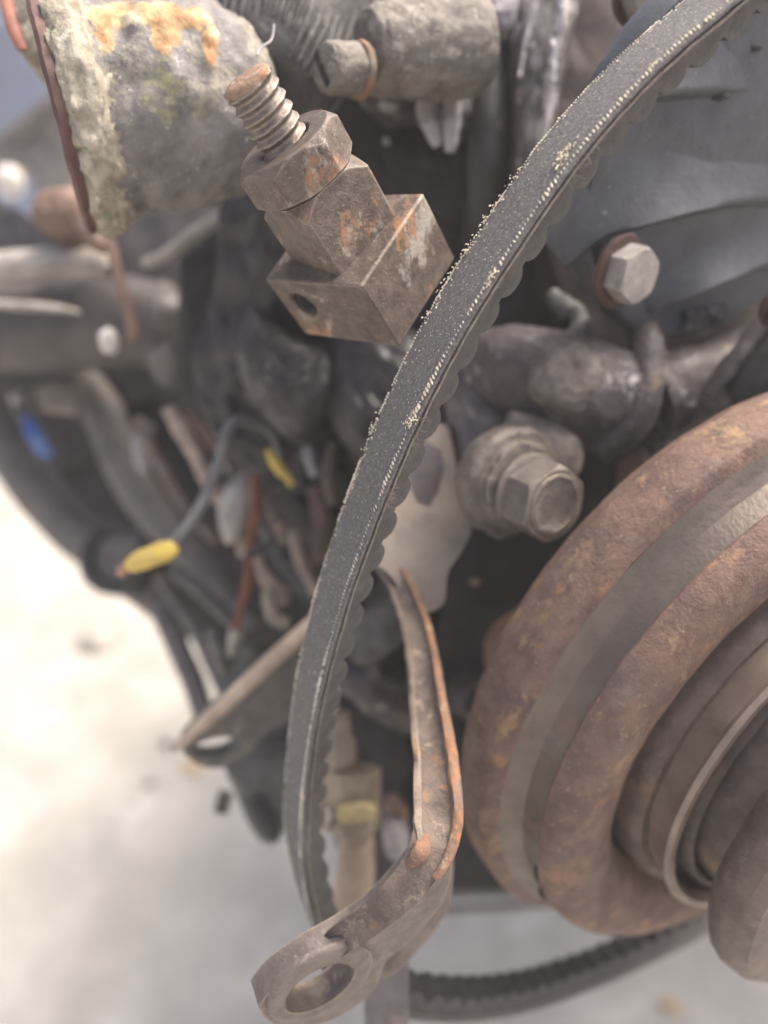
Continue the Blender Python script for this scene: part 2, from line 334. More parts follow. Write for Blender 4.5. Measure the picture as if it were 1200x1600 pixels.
core = bsweep([(-HW+.0006, .0011), (HW-.0009, .0011), (HW-.0011, .0021), (HW-.0006, .0023), (HW-.0006, .0029), (HW-.0010, .0031), (HW-.0022, .0061), (-HW+.0022, .0061), (-HW+.0006, .0025)])
obj('belt_core', core, M['rubber_dark'], belt, sharp=40)
def cordmb(sg):
    m_ = MB(); cpts = [p + W_*(sg*(HW-.0007)+.00012*nz(p, 300, 5)) + N_*(.0022+.00018*nz(p, 160, 2)) for p, t, W_, N_ in FR]
    t_ = tube3(cpts, .00034, 6); return t_
obj('tension_cord', cordmb(1), M['cord'], belt); obj('tension_cord', cordmb(-1), M['cord'], belt)
PITCHB = .0088; nt_ = int(LEN/PITCHB)
def tooth_mesh():
    rows = []; 
    prof = []
    for i in range(13):
        u = -1+2*i/12; h = (1-abs(u)**2.8)*.0025; prof.append((u*.5*PITCHB*.90, .0058+h))
    prof = [(-.5*PITCHB*.90, .0056)]+prof+[(.5*PITCHB*.90, .0056)]
    v = []; 
    for sx in (-1, 1):
        for a, b in prof: v.append(Vec((sx*(HW-.0018-(b-.005)*.30), a, b)))
    n = len(prof); f = [(i, i+1, i+1+n, i+n) for i in range(n-1)]+[(n-1, 0, n, 2*n-1)]+[tuple(range(n-1, -1, -1)), tuple(range(n, 2*n))]
    me = bpy.data.meshes.new('belt_tooth'); me.from_pydata(v, [], f); me.shade_smooth(); me.set_sharp_from_angle(angle=radians(40)); me.materials.append(M['rubber_dark']); return me
tm = tooth_mesh()
for i in range(nt_):
    p, t, W_, N_ = bframe((i+.5)*PITCHB)
    o = bpy.data.objects.new('belt_tooth', tm); COL.objects.link(o); o.parent = belt
    mtx = Matrix((W_, t, N_)).transposed().to_4x4(); mtx.translation = p-belt.location; o.matrix_local = mtx
# frayed thread ends along both edges, dust chips and fluff
def chip(mb, p, ax, l, r, ref):
    x, y, z = frame(ax, ref); v = [p-z*l*.5, p+z*l*.5]+[p+x*r, p+y*r, p-x*r, p-y*r]
    mb.add(v, [(0, 3, 2), (0, 4, 3), (0, 5, 4), (0, 2, 5), (1, 2, 3), (1, 3, 4), (1, 4, 5), (1, 5, 2)])
th = MB(); s = 0
def nub(mb, p, ax, l, r, ref):
    x, y, z = frame(ax, ref); rows = []
    for k_i, (t_, q_) in enumerate(((-.5, .35), (-.25, .95), (.2, 1), (.5, .4))):
        rows.append([p+z*l*t_+(x*cos(a)+y*sin(a))*r*q_*random.uniform(.7, 1.25) for a in (0, pi*2/5, pi*4/5, pi*6/5, pi*8/5)])
    v_, f_ = grid(rows, True, True, True); mb.add(v_, f_)
while s < LEN:
    u = random.random; p, t, W_, N_ = bframe(s); a = nz(Vec((s, 0, 0)), 60, 3); dens = max(.45, .85+.9*a); fade = 1.0 if s < LEN*.56 else .6
    if u() < .93: nub(th, p-W_*(HW-.0002+u()*.0002)+N_*(.0001*u()), t+W_*(u()-.5)*.8, (.00055+.0004*u())*dens*fade, .00027*(.7+.6*u())*dens*fade, N_)
    if u() < .3*dens and fade == 1: nub(th, p-W_*(HW-.0006-u()*.0010)-N_*.0001, t+W_*(u()-.5), .00045*(.6+u()), .00017, N_)
    s += .00072
s = 0
while s < LEN:
    u = random.random; p, t, W_, N_ = bframe(s); a = nz(Vec((s, 5, 0)), 60, 8); dens = max(.45, .85+.9*a); fade = 1.0 if s < LEN*.56 else .6
    if u() < .92: nub(th, p+W_*(HW-.0008-u()*.0003)-N_*.00005, W_+t*(.35+.3*u()), (.00085+.0006*u())*dens*fade, .00024*(.75+.5*u())*dens*fade, N_)
    s += .00098
for i in range(420):   # loose chips on the back
    s = random.random()*LEN*.62; p, t, W_, N_ = bframe(s); nub(th, p+W_*(random.uniform(-1, 1)*HW*.9)-N_*.00018, t+W_*random.uniform(-1, 1), random.uniform(.00015, .00035), random.uniform(.00006, .00012), N_)
obj('frayed_threads', th, M['thread'], belt, kind='stuff')
def s_of(px, py):
    best = min(range(K+1), key=lambda i: (FR[i][0]-on_plane(px, py, p0, AX)).length); return LEN*best/K
tf = MB()
for (px, py, n, wx, spread) in ((885, 268, 60, .45, .0022), (655, 640, 34, .8, .002), (645, 650, 12, .7, .001), (745, 380, 30, -.96, .007), (800, 300, 34, -.96, .007), (700, 450, 30, -.96, .007), (1000, 120, 10, .8, .001), (590, 690, 20, -.98, .003), (770, 450, 20, .9, .002)):
    s = s_of(px, py)
    for i in range(n):
        p, t, W_, N_ = bframe(s+random.gauss(0, spread*.7)); r = random.uniform(.00015, .00042)
        if n > 50: r *= 1.3
        chip(tf, p+W_*HW*(wx+random.gauss(0, .10))-N_*random.uniform(0, .0006), t+W_*random.uniform(-1, 1)-N_*random.random(), r*2, r*.7, N_)
obj('pale_debris', tf, M['thread'], belt, kind='stuff')
fb = MB()
for i in range(110):
    s = random.choice([s_of(883, 272), s_of(650, 665), s_of(600, 760), random.random()*LEN*.6]) + random.gauss(0, .002); p, t, W_, N_ = bframe(s)
    a = p+W_*(HW-.0006)+N_*random.uniform(.0012, .0026); dirv = (W_*random.uniform(.3, 1)+t*random.uniform(-.8, .8)+N_*random.uniform(0, .7)).normalized(); l = random.uniform(.0006, .0022)
    t2 = tube3([a, a+dirv*l*.5+t*.0001, a+dirv*l+N_*random.uniform(-.0004, .0004)], [.00006, .00005, .00003], 4); fb.add(t2.v, t2.f)
obj('loose_fibres', fb, M['cord'], belt, kind='stuff')

# ------------------------------------------------------------ threaded stud with nut, hex spacer and square block
WX = D(.4377, -.5169, -.7357); UX = D(.7564, -.2307, .6121)
UX = (UX-WX*UX.dot(WX)).normalized(); VX = WX.cross(UX); VX = VX if VX.dot(D(.4862, .8244, -.29)) > 0 else -VX
BT = P(534, 371, .184)                  # centre of the block's upper face
cap0 = P(383, 122, .1585); AXD = BT-cap0; SL = AXD.length; AXD.normalize()
t = thing('square_block', 'rusty brown steel block with a dark threaded side hole, under the narrower collar', 'metal block', BT)
bw, bv, bh = .0323, .0292, .0199
hx = .36; 
def block_mesh():
    o_ = BT - UX*bw*.5 - VX*bv*.5; m_ = MB()
    # front-left face (normal -V) carries a round hole: ring of points blended to the rectangle
    c_ = o_ + UX*bw*.22 + WX*bh*.44; hr_ = .0037; n = 32; A = []; B = []; C_ = []
    for k in range(n):
        a = 2*pi*k/n; dx, dz = cos(a), sin(a); A.append(c_+UX*dx*hr_+WX*dz*hr_); B.append(c_+UX*dx*hr_*1.25+WX*dz*hr_*1.25)
        # ray to rectangle border
        cx, cz = bw*.22, bh*.44; ts = []
        if dx > 1e-6: ts.append((bw-cx)/dx)
        if dx < -1e-6: ts.append(-cx/dx)
        if dz > 1e-6: ts.append((bh-cz)/dz)
        if dz < -1e-6: ts.append(-cz/dz)
        tt = min(ts); C_.append((cx+dx*tt, cz+dz*tt))
    # snap corners
    for q in ((0, 0), (bw, 0), (bw, bh), (0, bh)):
        i = min(range(n), key=lambda i: (C_[i][0]-q[0])**2+(C_[i][1]-q[1])**2); C_[i] = q
    Cv = [o_+UX*a+WX*b for a, b in C_]; ins = [p + VX*.012 for p in A]; A2 = [p+VX*.0006 for p in A]
    back = [p+VX*bv for p in Cv]
    v, f = grid([ins, A2, B, Cv, back], True, True, True); return m_.add(v, f)
obj('block_body', block_mesh(), M['steel'], t, bevel=.0009, seg=3, sharp=30)
o_ = BT - UX*bw*.5 - VX*bv*.5; hc = o_+UX*bw*.22+WX*bh*.44
rows = []
for i in range(60):
    z_ = .0008+.010*i/59; rows.append([hc+VX*z_+(UX*cos(a)+WX*sin(a))*(.0036-.0005*abs(((z_/.0012-a/2/pi) % 1)-.5)*2) for a in (2*pi*k/24 for k in range(24))])
v, f = grid(rows); obj('threaded_bore', MB().add(v, f), M['block'], t)  # dark block colour paints in the shade inside the hole
sp = thing('square_collar', 'rusty square shouldered collar between the hex nut and the larger block', 'spacer', BT-AXD*.001)
hs = SL*.385
obj('collar_body', hexp(BT+AXD*.0022, -AXD, .0102, hs+.0024, rot=radians(58), ch=.9, chb=0, ref=UX, ns=4, rcf=1.08), M['steel'], sp, bevel=.0003, sharp=28)
nb = BT-AXD*(hs+.0004)
nu = thing('hex_nut', 'rusty brown hexagonal nut on the threaded stud, above the square collar', 'nut', nb)
hn = SL*.245
obj('nut_body', hexp(nb, -AXD, .0114, hn, rot=radians(5), ch=.95, chb=1, hole=.0060, ref=UX, rcf=.97), M['steel'], nu, bevel=.0002, sharp=28)
st = thing('threaded_stud', 'threaded steel stud with a rusty orange end standing out of the hex nut', 'stud', cap0)
rows = []; PT = .0026; n = 56; Ls = SL*.5; q = 10; R0 = .0059
x_, y_, z_ = frame(AXD, UX); NR = int(Ls/PT*q)
for i in range(NR):
    zz = .0012+Ls*i/NR; row = []
    for k in range(n):
        a = 2*pi*k/n; ph = (zz/PT-a/2/pi) % 1; tr = abs(ph-.5)*2; tr = min(1, tr/.85)
        p = cap0+z_*zz; r = R0-.00095*tr; r *= 1+.006*nz(p+x_*cos(a)*.006+y_*sin(a)*.006, 500)
        row.append(p+(x_*cos(a)+y_*sin(a))*r)
    rows.append(row)
v, f = grid(rows); obj('screw_thread', MB().add(v, f), M['steel_thread'], st, sharp=60)
obj('stud_end', lathe(cap0, AXD, [(.001, -.0003), (.0033, -.0004), (.0049, -.0001), (.0055, .0005), (.0056, .0013)], 48, UX, wob=.00025, wsc=500), M['rust_cap'], st, sharp=60)

# ------------------------------------------------------------ crank pulley
k_ = 1.25; PC = CAM + (XR*.0906 + UP*-.0420 + FW*.2006)*k_
pul = thing('crank_pulley', 'large rusty crankshaft pulley with a wide belt groove, at the lower right', 'pulley', PC)
def kp(l): return [(r*k_, t_*k_) for r, t_ in l]
AXP = D(.4425, -.4747, .7609)
def ring(name, prof, m_, sm=3, n=160, wob=.0004, parent=pul, sharp=32, **kw):
    o = obj(name, lathe(PC, AXP, kp(smooth_prof(prof, sm)), n, wob=wob, wsc=90, cap=False), m_, parent, sharp=sharp, **kw); return o
ring('rear_flange', [(.040, -.012), (.070, -.010), (.077, -.008), (.0792, -.0045), (.0800, -.0040), (.0804, 0), (.0800, .0048), (.0794, .0058), (.0780, .0066), (.0764, .0072)], M['pulley_rust'], wob=.0003)
ring('belt_groove', [(.0764, .0072), (.0736, .0088), (.0722, .0102), (.0716, .0138), (.0712, .0158)], M['pulley_groove'], wob=.0001)
ring('front_flange', [(.0712, .0158), (.0726, .0160), (.0730, .0166), (.0722, .0190), (.0704, .0210), (.0660, .0226), (.0610, .0222), (.0560, .0200), (.0520, .0150), (.0508, .0070)], M['pulley_rust'], wob=.0003)
ring('hub_ring', [(.0508, .0070), (.0510, .0160), (.0506, .0200), (.0495, .0225), (.0475, .0222), (.0462, .0180)], M['pulley_hub'])
ring('hub_lip', [(.0468, .0180), (.0482, .0280), (.0492, .0292), (.0488, .0304), (.0472, .0304), (.0460, .0280)], M['polished'], wob=.0002)
ring('hub_step', [(.0465, .028), (.0452, .0230), (.0440, .0230), (.0432, .028), (.0424, .0305), (.0412, .0300), (.0400, .025)], M['pulley_hub'])
ring('hub_cone', [(.0400, .025), (.0395, .034), (.0380, .042), (.0355, .045), (.0335, .043), (.0310, .040), (.002, .040)], M['pulley_hub'])
ring('front_boss', [(.018, .036), (.0400, .038), (.0475, .040), (.0497, .0425), (.0503, .0455), (.0497, .0485), (.0475, .0508), (.040, .052), (.002, .053)], M['pulley_hub'])
x_, y_, z_ = frame(AXP)
for (px, py) in ((836, 1392), (880, 1398)):      # dark balls put in the shade of two balance notches low on the rim
    c_ = on_plane(px, py, PC+AXP*.017*k_, AXP)
    q = (c_-PC-AXP*.017*k_); q = q.normalized()
    obj('balance_pit', ball(PC+AXP*.0150*k_+q*.0700*k_, .0032, (1.3, 1, .9), .3), M['dark'], pul)
# counterweight lug at the far side of the rim
obj('rim_lug', lump([(775, 1090), (768, 1030), (785, 990), (815, 968), (850, 950), (870, 1000), (830, 1080)], .262, .02, .006, .001), M['rustorange'], pul)

# ------------------------------------------------------------ water pump cover
PP = P(1140, 262, .215)
pc = thing('pump_cover', 'blue grey painted round pump cover with raised ribs and cast digits', 'pump cover', PP)
PR = .0492
obj('cover_plate', lathe(PP, AXP, [(PR*.98, -.012), (PR, -.009), (PR, -.002), (PR*.985, -.0004), (PR*.95, .0002), (PR*.90, -.0004), (PR*.80, -.0008), (PR*.5, 0), (PR*.2, .001), (.001, .001)], 120, wob=.0005, wsc=60), M['pump'], pc, sharp=40)
def lobe(name, pts, h, parent, m_, w0=1):
    """raised cast rib running over the cover: a swept ridge following photo points on the cover plane"""
    c_ = cr([(float(a), float(b), float(r)) for a, b, r in pts], 8); C3 = [on_plane(a, b, PP, AXP) for a, b, r in c_]; rows = []
    for i, p in enumerate(C3):
        t_ = (C3[min(i+1, len(C3)-1)]-C3[max(0, i-1)]).normalized(); s_ = AXP.cross(t_); r = pxm(c_[i][2], .21)*1.45
        e = sin(pi*min(1, max(0, i/(len(C3)-1)))*.94+.09)
        rows.append([p + s_*r*u_ + AXP*(h*e*(((1-u_)/1.72)**1.6 if u_ > -.72 else max(0, (1+u_)/.28)**.6) - .0009) for u_ in (-1, -.97, -.93, -.87, -.8, -.72, -.6, -.45, -.3, -.1, .1, .3, .5, .7, .85, 1)])
    v, f = grid(rows, False); return obj(name, MB().add(v, f), m_, parent, sharp=80)
lobe('raised_rib', [(870, 400, 26), (930, 330, 36), (1000, 292, 44), (1090, 268, 46), (1180, 262, 44), (1250, 275, 38)], .0075, pc, M['pump'])
lobe('raised_rib', [(1010, 480, 16), (1050, 440, 26), (1100, 405, 34), (1170, 380, 38), (1250, 365, 38)], .0068, pc, M['pump'])
lobe('raised_rib', [(965, 128, 18), (985, 118, 26), (1030, 100, 34), (1110, 95, 34), (1200, 105, 30)], .0042, pc, M['pump'])
def hexbolt(parent, c_, ax, af, h, m_, name='hex_bolt', rot=0, washer=None, wm=None, rref=None):
    o = obj(name, hexp(c_, ax, af, h, rot=rot, ch=.5, ref=rref), m_, parent, bevel=.0003, sharp=28)
    if washer:
        obj('washer', lathe(c_-ax*washer[1], ax, smooth_prof([(washer[0]*.98, 0), (washer[0], washer[1]*.5), (washer[0]*.96, washer[1]), (af*.7, washer[1]+.0001)], 2), 48, wob=.0003, wsc=300), wm or m_, o, sharp=50)
    return o
b1 = P(972, 425, .206); hexbolt(pc, b1+AXP*.0004, (AXP*1+D(.3, .1, 0)*.15).normalized(), .0066, .0060, M['greybolt'], rot=.2, washer=(.0098, .0016), wm=M['rustring'])
b2 = P(1000, -12, .212); hexbolt(pc, b2, AXP, .0062, .0055, M['greybolt'], rot=.4, washer=(.0088, .0014), wm=M['rustring'])
b3 = P(1218, 478, .214); hexbolt(pc, b3, AXP, .0050, .0045, M['oily'], rot=.4, washer=(.0064, .0014), wm=M['rustring'])
# cast digits
fc = bpy.data.curves.new('digits', 'FONT'); fc.body = '20798'; fc.size = .0080; fc.extrude = .0011; fc.bevel_depth = .00015; fc.align_x = 'CENTER'; fc.align_y = 'CENTER'
tmp = bpy.data.objects.new('tmp', fc); COL.objects.link(tmp); bpy.context.view_layer.update()
dm = bpy.data.meshes.new_from_object(tmp.evaluated_get(bpy.context.evaluated_depsgraph_get())); bpy.data.objects.remove(tmp)
dm.materials.clear(); dm.materials.append(M['pump']); do = bpy.data.objects.new('cast_digits', dm); COL.objects.link(do); do.parent = pc
rx = (on_plane(1150, 484, PP, AXP)-on_plane(1060, 497, PP, AXP)).normalized(); ry = AXP.cross(rx)
mm = Matrix((rx, ry, AXP)).transposed().to_4x4(); mm.translation = on_plane(1100, 496, PP, AXP)-PP+AXP*.0010; do.matrix_local = mm
for (px, py, sx) in ((990, 72, 1), (1040, 75, 1), (1060, 150, 1.3), (1120, 75, .8)):      # casting nicks as dark balls, shade given by colour
    c_ = on_plane(px+60, py, PP, AXP); obj('cast_nick', ball(c_+AXP*.0002, .0013*sx, (1.8, .6, .7), .4, 900, px), M['dark'], pc)
# backing flange of the pump
fl = thing('pump_flange', 'dark brown mounting flange edge running down beside the pump cover', 'flange', P(850, 300, .24))
obj('flange_plate', lump([(868, -40), (850, 60), (838, 170), (836, 270), (850, 360), (872, 430), (905, 500), (960, 560), (1060, 592), (1150, 590), (1260, 540), (1300, 200), (1200, -60), (1000, -80)], .262, .03, .003, .0015, 120, 4), M['flangeb'], fl, sharp=60)

# ------------------------------------------------------------ engine block behind everything
EB = P(700, 700, .36)
eb = thing('engine_block', 'dark oily engine block casting filling the background behind the belt', 'engine block', EB)
def dpl(pt, n): return lambda a, b: (on_plane(a, b, pt, n)-CAM).dot(FW)
d1 = dpl(P(700, 500, .305), D(.1, -.35, .93))
obj('front_face', lump([(330, -60), (345, 200), (335, 420), (300, 560), (330, 680), (400, 760), (470, 900), (520, 1080), (560, 1250), (640, 1375), (760, 1385), (900, 1390), (1300, 1330), (1400, 600), (1300, -100), (800, -150)], d1, .12, .010, .006, 40, 1, rings=60, k=12, round_=.3), M['block'], eb, sharp=70)
obj('cast_boss', lump([(520, 520), (600, 500), (700, 560), (705, 680), (640, 760), (560, 720), (500, 620)], .270, .04, .012, .004, 70, 3, rings=24), M['block'], eb, sharp=70)
obj('cast_boss', lump([(390, 470), (450, 520), (540, 560), (530, 640), (470, 690), (400, 640), (370, 560)], .275, .05, .014, .004, 80, 8, rings=24), M['block'], eb, sharp=70)
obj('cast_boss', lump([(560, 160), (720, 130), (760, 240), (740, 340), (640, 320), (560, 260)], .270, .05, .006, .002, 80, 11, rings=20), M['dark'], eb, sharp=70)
obj('cavity_wall', lump([(740, 800), (930, 640), (1050, 640), (960, 800), (870, 900), (790, 1000), (760, 1120), (720, 1300), (690, 1200), (700, 960)], .30, .05, .004, .002, 60, 12, rings=20), M['dark'], eb, sharp=70)  # near-black colour carries the shade of the cavity
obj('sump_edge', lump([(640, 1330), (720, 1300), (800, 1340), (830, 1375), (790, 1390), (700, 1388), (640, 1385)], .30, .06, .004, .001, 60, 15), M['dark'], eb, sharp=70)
obj('unseen_bulk', boxv(Vec((.05, .40, .40)), Vec((.65, 0, 0)), Vec((0, .5, 0)), Vec((0, 0, .36))), M['block'], eb, bevel=.02)  # unseen engine bulk, added to shade the ground
# vertical dark pipe and streaked wall between stud and pump
solo('vertical_pipe', tube([(765, -60, .262, 34), (764, 80, .258, 33), (762, 200, .256, 32), (758, 300, .262, 33), (752, 380, .275, 33)], wob=.05), M['block'], 'dark grey vertical pipe between the white sealant drips and the pump flange', 'pipe')
wl = thing('streaked_web', 'dark casting web with pale scraped streaks, left of the pump cover', 'casting', P(830, 150, .245))
obj('web_plate', lump([(800, -60), (905, -60), (893, 60), (876, 150), (864, 230), (856, 330), (812, 350), (805, 200), (800, 80)], .248, .03, .004, .0012, 150, 20, rings=10), M['streak'], wl, sharp=60)
obj('scraped_edge', tube([(882, -40, .240, 8), (872, 40, .239, 9), (862, 110, .239, 6), (856, 160, .240, 5), (850, 230, .241, 4)], wob=.9, wsc=500), M['lilac'], wl)
obj('scraped_edge', tube([(838, 0, .242, 4), (822, 60, .242, 3), (812, 120, .242, 3)], wob=.8, wsc=500), M['lilac'], wl)

# ------------------------------------------------------------ pale sealant drips
for nm, pl, lab in (('sealant_drip', [(672, 132, .238, 8), (668, 165, .236, 17), (676, 200, .236, 15), (685, 228, .238, 8)], 'left one of two pale sealant drips hanging below the tan cast boss'),
                    ('sealant_drip', [(706, 120, .236, 10), (706, 160, .234, 16), (705, 205, .234, 14), (702, 238, .236, 7)], 'right one of two pale sealant drips, the longer one')):
    solo(nm, tube(pl, wob=.25, wsc=180), M['lilac'], lab, 'sealant', 'pale sealant drips')
solo('sealant_spot', ball(P(610, 163, .250), .0032, (1, .6, .9), .3), M['lilac'], 'larger round pale spot of sealant below the slotted screw', 'sealant', 'pale sealant spots')
solo('sealant_spot', ball(P(604, 221, .255), .0014, (1, .6, 1), .3), M['lilac'], 'small pale sealant speck right of the hex nut', 'sealant', 'pale sealant spots')
solo('sealant_smear', lump([(710, -40), (800, -40), (815, 10), (795, 45), (760, 38), (745, 20), (735, 60), (720, 70), (712, 20)], .246, .01, .004, .002, 120), M['lilac'], 'whitish smear of sealant at the top edge, above the vertical pipe', 'sealant', sharp=70)

# ------------------------------------------------------------ slotted screw and its cast boss
SA = D(-.80, -.22, .56)
sc_ = thing('slotted_screw', 'grimy round slotted plug screw with an orange washer, above the hex nut', 'screw', P(512, 108, .200))
E0 = P(508, 104, .198)
SS_ = .9
pr = [(.0005, .0004), (.0035, .0005), (.0060, .0002), (.0068, -.0008), (.0070, -.0025), (.0071, -.0085), (.0068, -.0100)]
hd = lathe(E0, SA, [(r*SS_, t_) for r, t_ in smooth_prof(pr[::-1], 4)], 56, wob=.0006, wsc=260)
# dark block stands in for the slot, its shade put into the colour
sx = D(.25, -.95, .2); sx = (sx-SA*sx.dot(SA)).normalized(); sy = SA.cross(sx)
obj('screw_head', hd, M['tancast'], sc_, sharp=50)
obj('slot', boxv(E0-SA*.0012-sx*.0056-sy*.0024, sx*.0104, sy*.0024, SA*.0017), M['dark'], sc_, bevel=.0003)
obj('washer', lathe(E0-SA*.0100, SA, [(.0056, .0006), (.0070, .0005), (.0072, -.0006), (.0070, -.0014), (.0056, -.0015)], 40, wob=.0003), M['orange'], sc_)
cb = thing('cast_boss_arm', 'tan dusty cast boss reaching right from the slotted screw to the top edge', 'casting', P(640, 60, .23))
SB = D(-.90, -.26, .35)
Q0 = P(568, 82, .209)
obj('boss_body', lathe(Q0, -SB, smooth_prof([(.0075, 0), (.0098, .0012), (.0112, .004), (.0120, .012), (.0128, .022), (.0135, .030), (.0125, .036)], 5), 64, wob=.0011, wsc=170), M['tancast'], cb, sharp=60)
obj('boss_flange', lump([(540, -50), (720, -60), (738, 20), (728, 90), (712, 130), (690, 120), (640, 118), (600, 60), (545, 20)], .236, .02, .005, .0016, 140, 5), M['tancast'], cb, sharp=60)
obj('boss_web', lump([(560, 110), (640, 100), (728, 90), (735, 180), (700, 160), (650, 150), (600, 150)], .245, .02, .004, .0016, 140, 6), M['streak'], cb, sharp=60)

# ------------------------------------------------------------ ribbed cap at top
KA = D(-.30, -.94, .16); KO = P(408, 118, .222)
kc = thing('ribbed_cap', 'dark grey dusty cap with moulded ribs at the top edge, above the stud end', 'cap', KO)
kr = .0225
obj('cap_body', lathe(KO, KA, smooth_prof([(kr*.9, -.045), (kr*1.02, -.030), (kr*1.03, -.012), (kr*1.0, -.004), (kr*.93, .002), (kr*.78, .0055), (kr*.5, .0075), (.001, .0080)], 4), 96, wob=.0007, wsc=150), M['greycast'], kc, sharp=60)
x_, y_, z_ = frame(KA)
for i in range(52):
    a = 2*pi*i/52; d_ = x_*cos(a)+y_*sin(a)
    if d_.dot(FW) > .3: continue
    t0 = -.006 if (i//5) % 2 else .0005
    rb = tube3([KO+d_*(kr*(1.03 if t0 < 0 else 1.0))+KA*(t0-.016), KO+d_*(kr*(1.045 if t0 < 0 else 1.03))+KA*(t0-.008), KO+d_*(kr*(1.035 if t0 < 0 else .985))+KA*(t0-.001), KO+d_*(kr*(.985 if t0 < 0 else .90))+KA*(t0+.004)], [.0005, .0010, .0010, .0004], 8)
    obj('rib', rb, M['greycast'], kc, sharp=60)
solo('stray_fibre', tube([(428, 38, .190, 1.8), (424, 62, .188, 1.9), (408, 74, .185, 2.1), (402, 86, .182, 1.6)], n=6), M['lilac'], 'thin pale fibre curling above the orange end of the stud', 'fibre')

# ------------------------------------------------------------ corroded outlet neck, top left
OA = D(-.945, -.235, .26); OC = P(126, 184, .205); 
el = thing('outlet_neck', 'corroded alloy coolant outlet neck with a crusty flange and orange sealant', 'pipe neck', OC)
rr_ = pxm(170, .205)
obj('neck_body', lathe(OC-OA*.004, -OA, smooth_prof([(rr_*.93, 0), (rr_*.90, .006), (rr_*.885, .012), (rr_*.90, .020), (rr_*.89, .028), (rr_*.84, .035), (rr_*.74, .041), (rr_*.58, .046), (rr_*.3, .049), (.001, .050)], 6), 110, wob=.0016, wsc=110), M['alloy'], el, sharp=70)
obj('flange_rim', lathe(OC+OA*.003, -OA, smooth_prof([(rr_*.80, .0005), (rr_*.98, 0), (rr_*1.03, .002), (rr_*1.03, .006), (rr_*.99, .0085), (rr_*.90, .0105), (rr_*.86, .012)], 5), 120, wob=.0015, wsc=260, cap=False), M['crust'], el, sharp=70)
obj('gasket', lathe(OC+OA*.0058, -OA, smooth_prof([(rr_*.74, .001), (rr_*.76, 0), (rr_*.97, 0), (rr_*1.0, .0010), (rr_*.98, .0030)], 2), 100, wob=.0005, wsc=150, cap=False), M['gasket'], el)
obj('inner_bore', lathe(OC+OA*.0050, -OA, [(rr_*.80, 0), (rr_*.74, .004), (rr_*.72, .020), (rr_*.4, .021), (.001, .021)], 60, wob=.0004), M['gasket'], el)
def crustpatch(outl, m_, name, seed, d=.186, h=.004): return obj(name, lump(outl, d, .006, h, .0012, 420, seed, rings=14, k=6), m_, el, sharp=80)
nb_ = bpy.data.objects['neck_body']; at_ = nb_.data.attributes.new('stain', 'FLOAT', 'POINT')
for i, vv in enumerate(nb_.data.vertices):
    q = nb_.data.vertices[i].co + el.location - CAM; dd = q.dot(FW); px = 600+1200*q.dot(XR)/dd; py = 800-1200*q.dot(UP)/dd; val = 0
    for cx, cy, a, b in ((215, 22, 85, 20), (262, 52, 26, 34), (165, 50, 18, 34), (300, 30, 34, 20), (330, 70, 14, 40)):
        val = max(val, 1.5-sqrt(((px-cx)/a)**2+((py-cy)/b)**2))
    at_.data[i].value = val
    if val > .4: vv.co -= FW*.0008*min(1, (val-.4)*2)*(1+1.2*nz(q, 300))
nt = M['alloy'].node_tree; N = nt.nodes; L = nt.links; bs = N['Principled BSDF']; src = bs.inputs['Base Color'].links[0].from_socket
aa = N.new('ShaderNodeAttribute'); aa.attribute_name = 'stain'; n1 = N.new('ShaderNodeTexNoise'); n1.inputs['Scale'].default_value = 190; n1.inputs['Detail'].default_value = 7; n1.inputs['Roughness'].default_value = .75
tc = N.new('ShaderNodeTexCoord'); L.new(tc.outputs['Object'], n1.inputs['Vector'])
ma = N.new('ShaderNodeMath'); ma.operation = 'MULTIPLY_ADD'; L.new(n1.outputs['Fac'], ma.inputs[0]); ma.inputs[1].default_value = 1.9; L.new(aa.outputs['Fac'], ma.inputs[2])
mr_ = N.new('ShaderNodeMapRange'); mr_.inputs['From Min'].default_value = 1.42; mr_.inputs['From Max'].default_value = 1.62; L.new(ma.outputs[0], mr_.inputs['Value'])
n2 = N.new('ShaderNodeTexNoise'); n2.inputs['Scale'].default_value = 85; n2.inputs['Detail'].default_value = 5; L.new(tc.outputs['Object'], n2.inputs['Vector'])
cr_ = N.new('ShaderNodeValToRGB'); cr_.color_ramp.elements[0].position = .38; cr_.color_ramp.elements[0].color = (.36, .19, .085, 1); cr_.color_ramp.elements[1].position = .62; cr_.color_ramp.elements[1].color = (.56, .50, .37, 1)
e_ = cr_.color_ramp.elements.new(.5); e_.color = (.52, .38, .20, 1); L.new(n2.outputs['Fac'], cr_.inputs[0])
mx_ = N.new('ShaderNodeMix'); mx_.data_type = 'RGBA'; L.new(mr_.outputs[0], mx_.inputs['Factor']); L.new(src, mx_.inputs[6]); L.new(cr_.outputs[0], mx_.inputs[7]); L.new(mx_.outputs[2], bs.inputs['Base Color'])
# flange ear with its red seal
obj('flange_ear', lump([(8, -30), (100, -30), (78, 10), (66, 40), (66, 84), (40, 92), (22, 60), (10, 10)], .214, .015, .004, .001, 200, 4), M['crust'], el, sharp=70)
obj('ear_seal', tube([(10, -30, .212, 13), (14, 10, .211, 13), (24, 50, .211, 12), (36, 78, .212, 9)], flat=.6), M['red'], el)

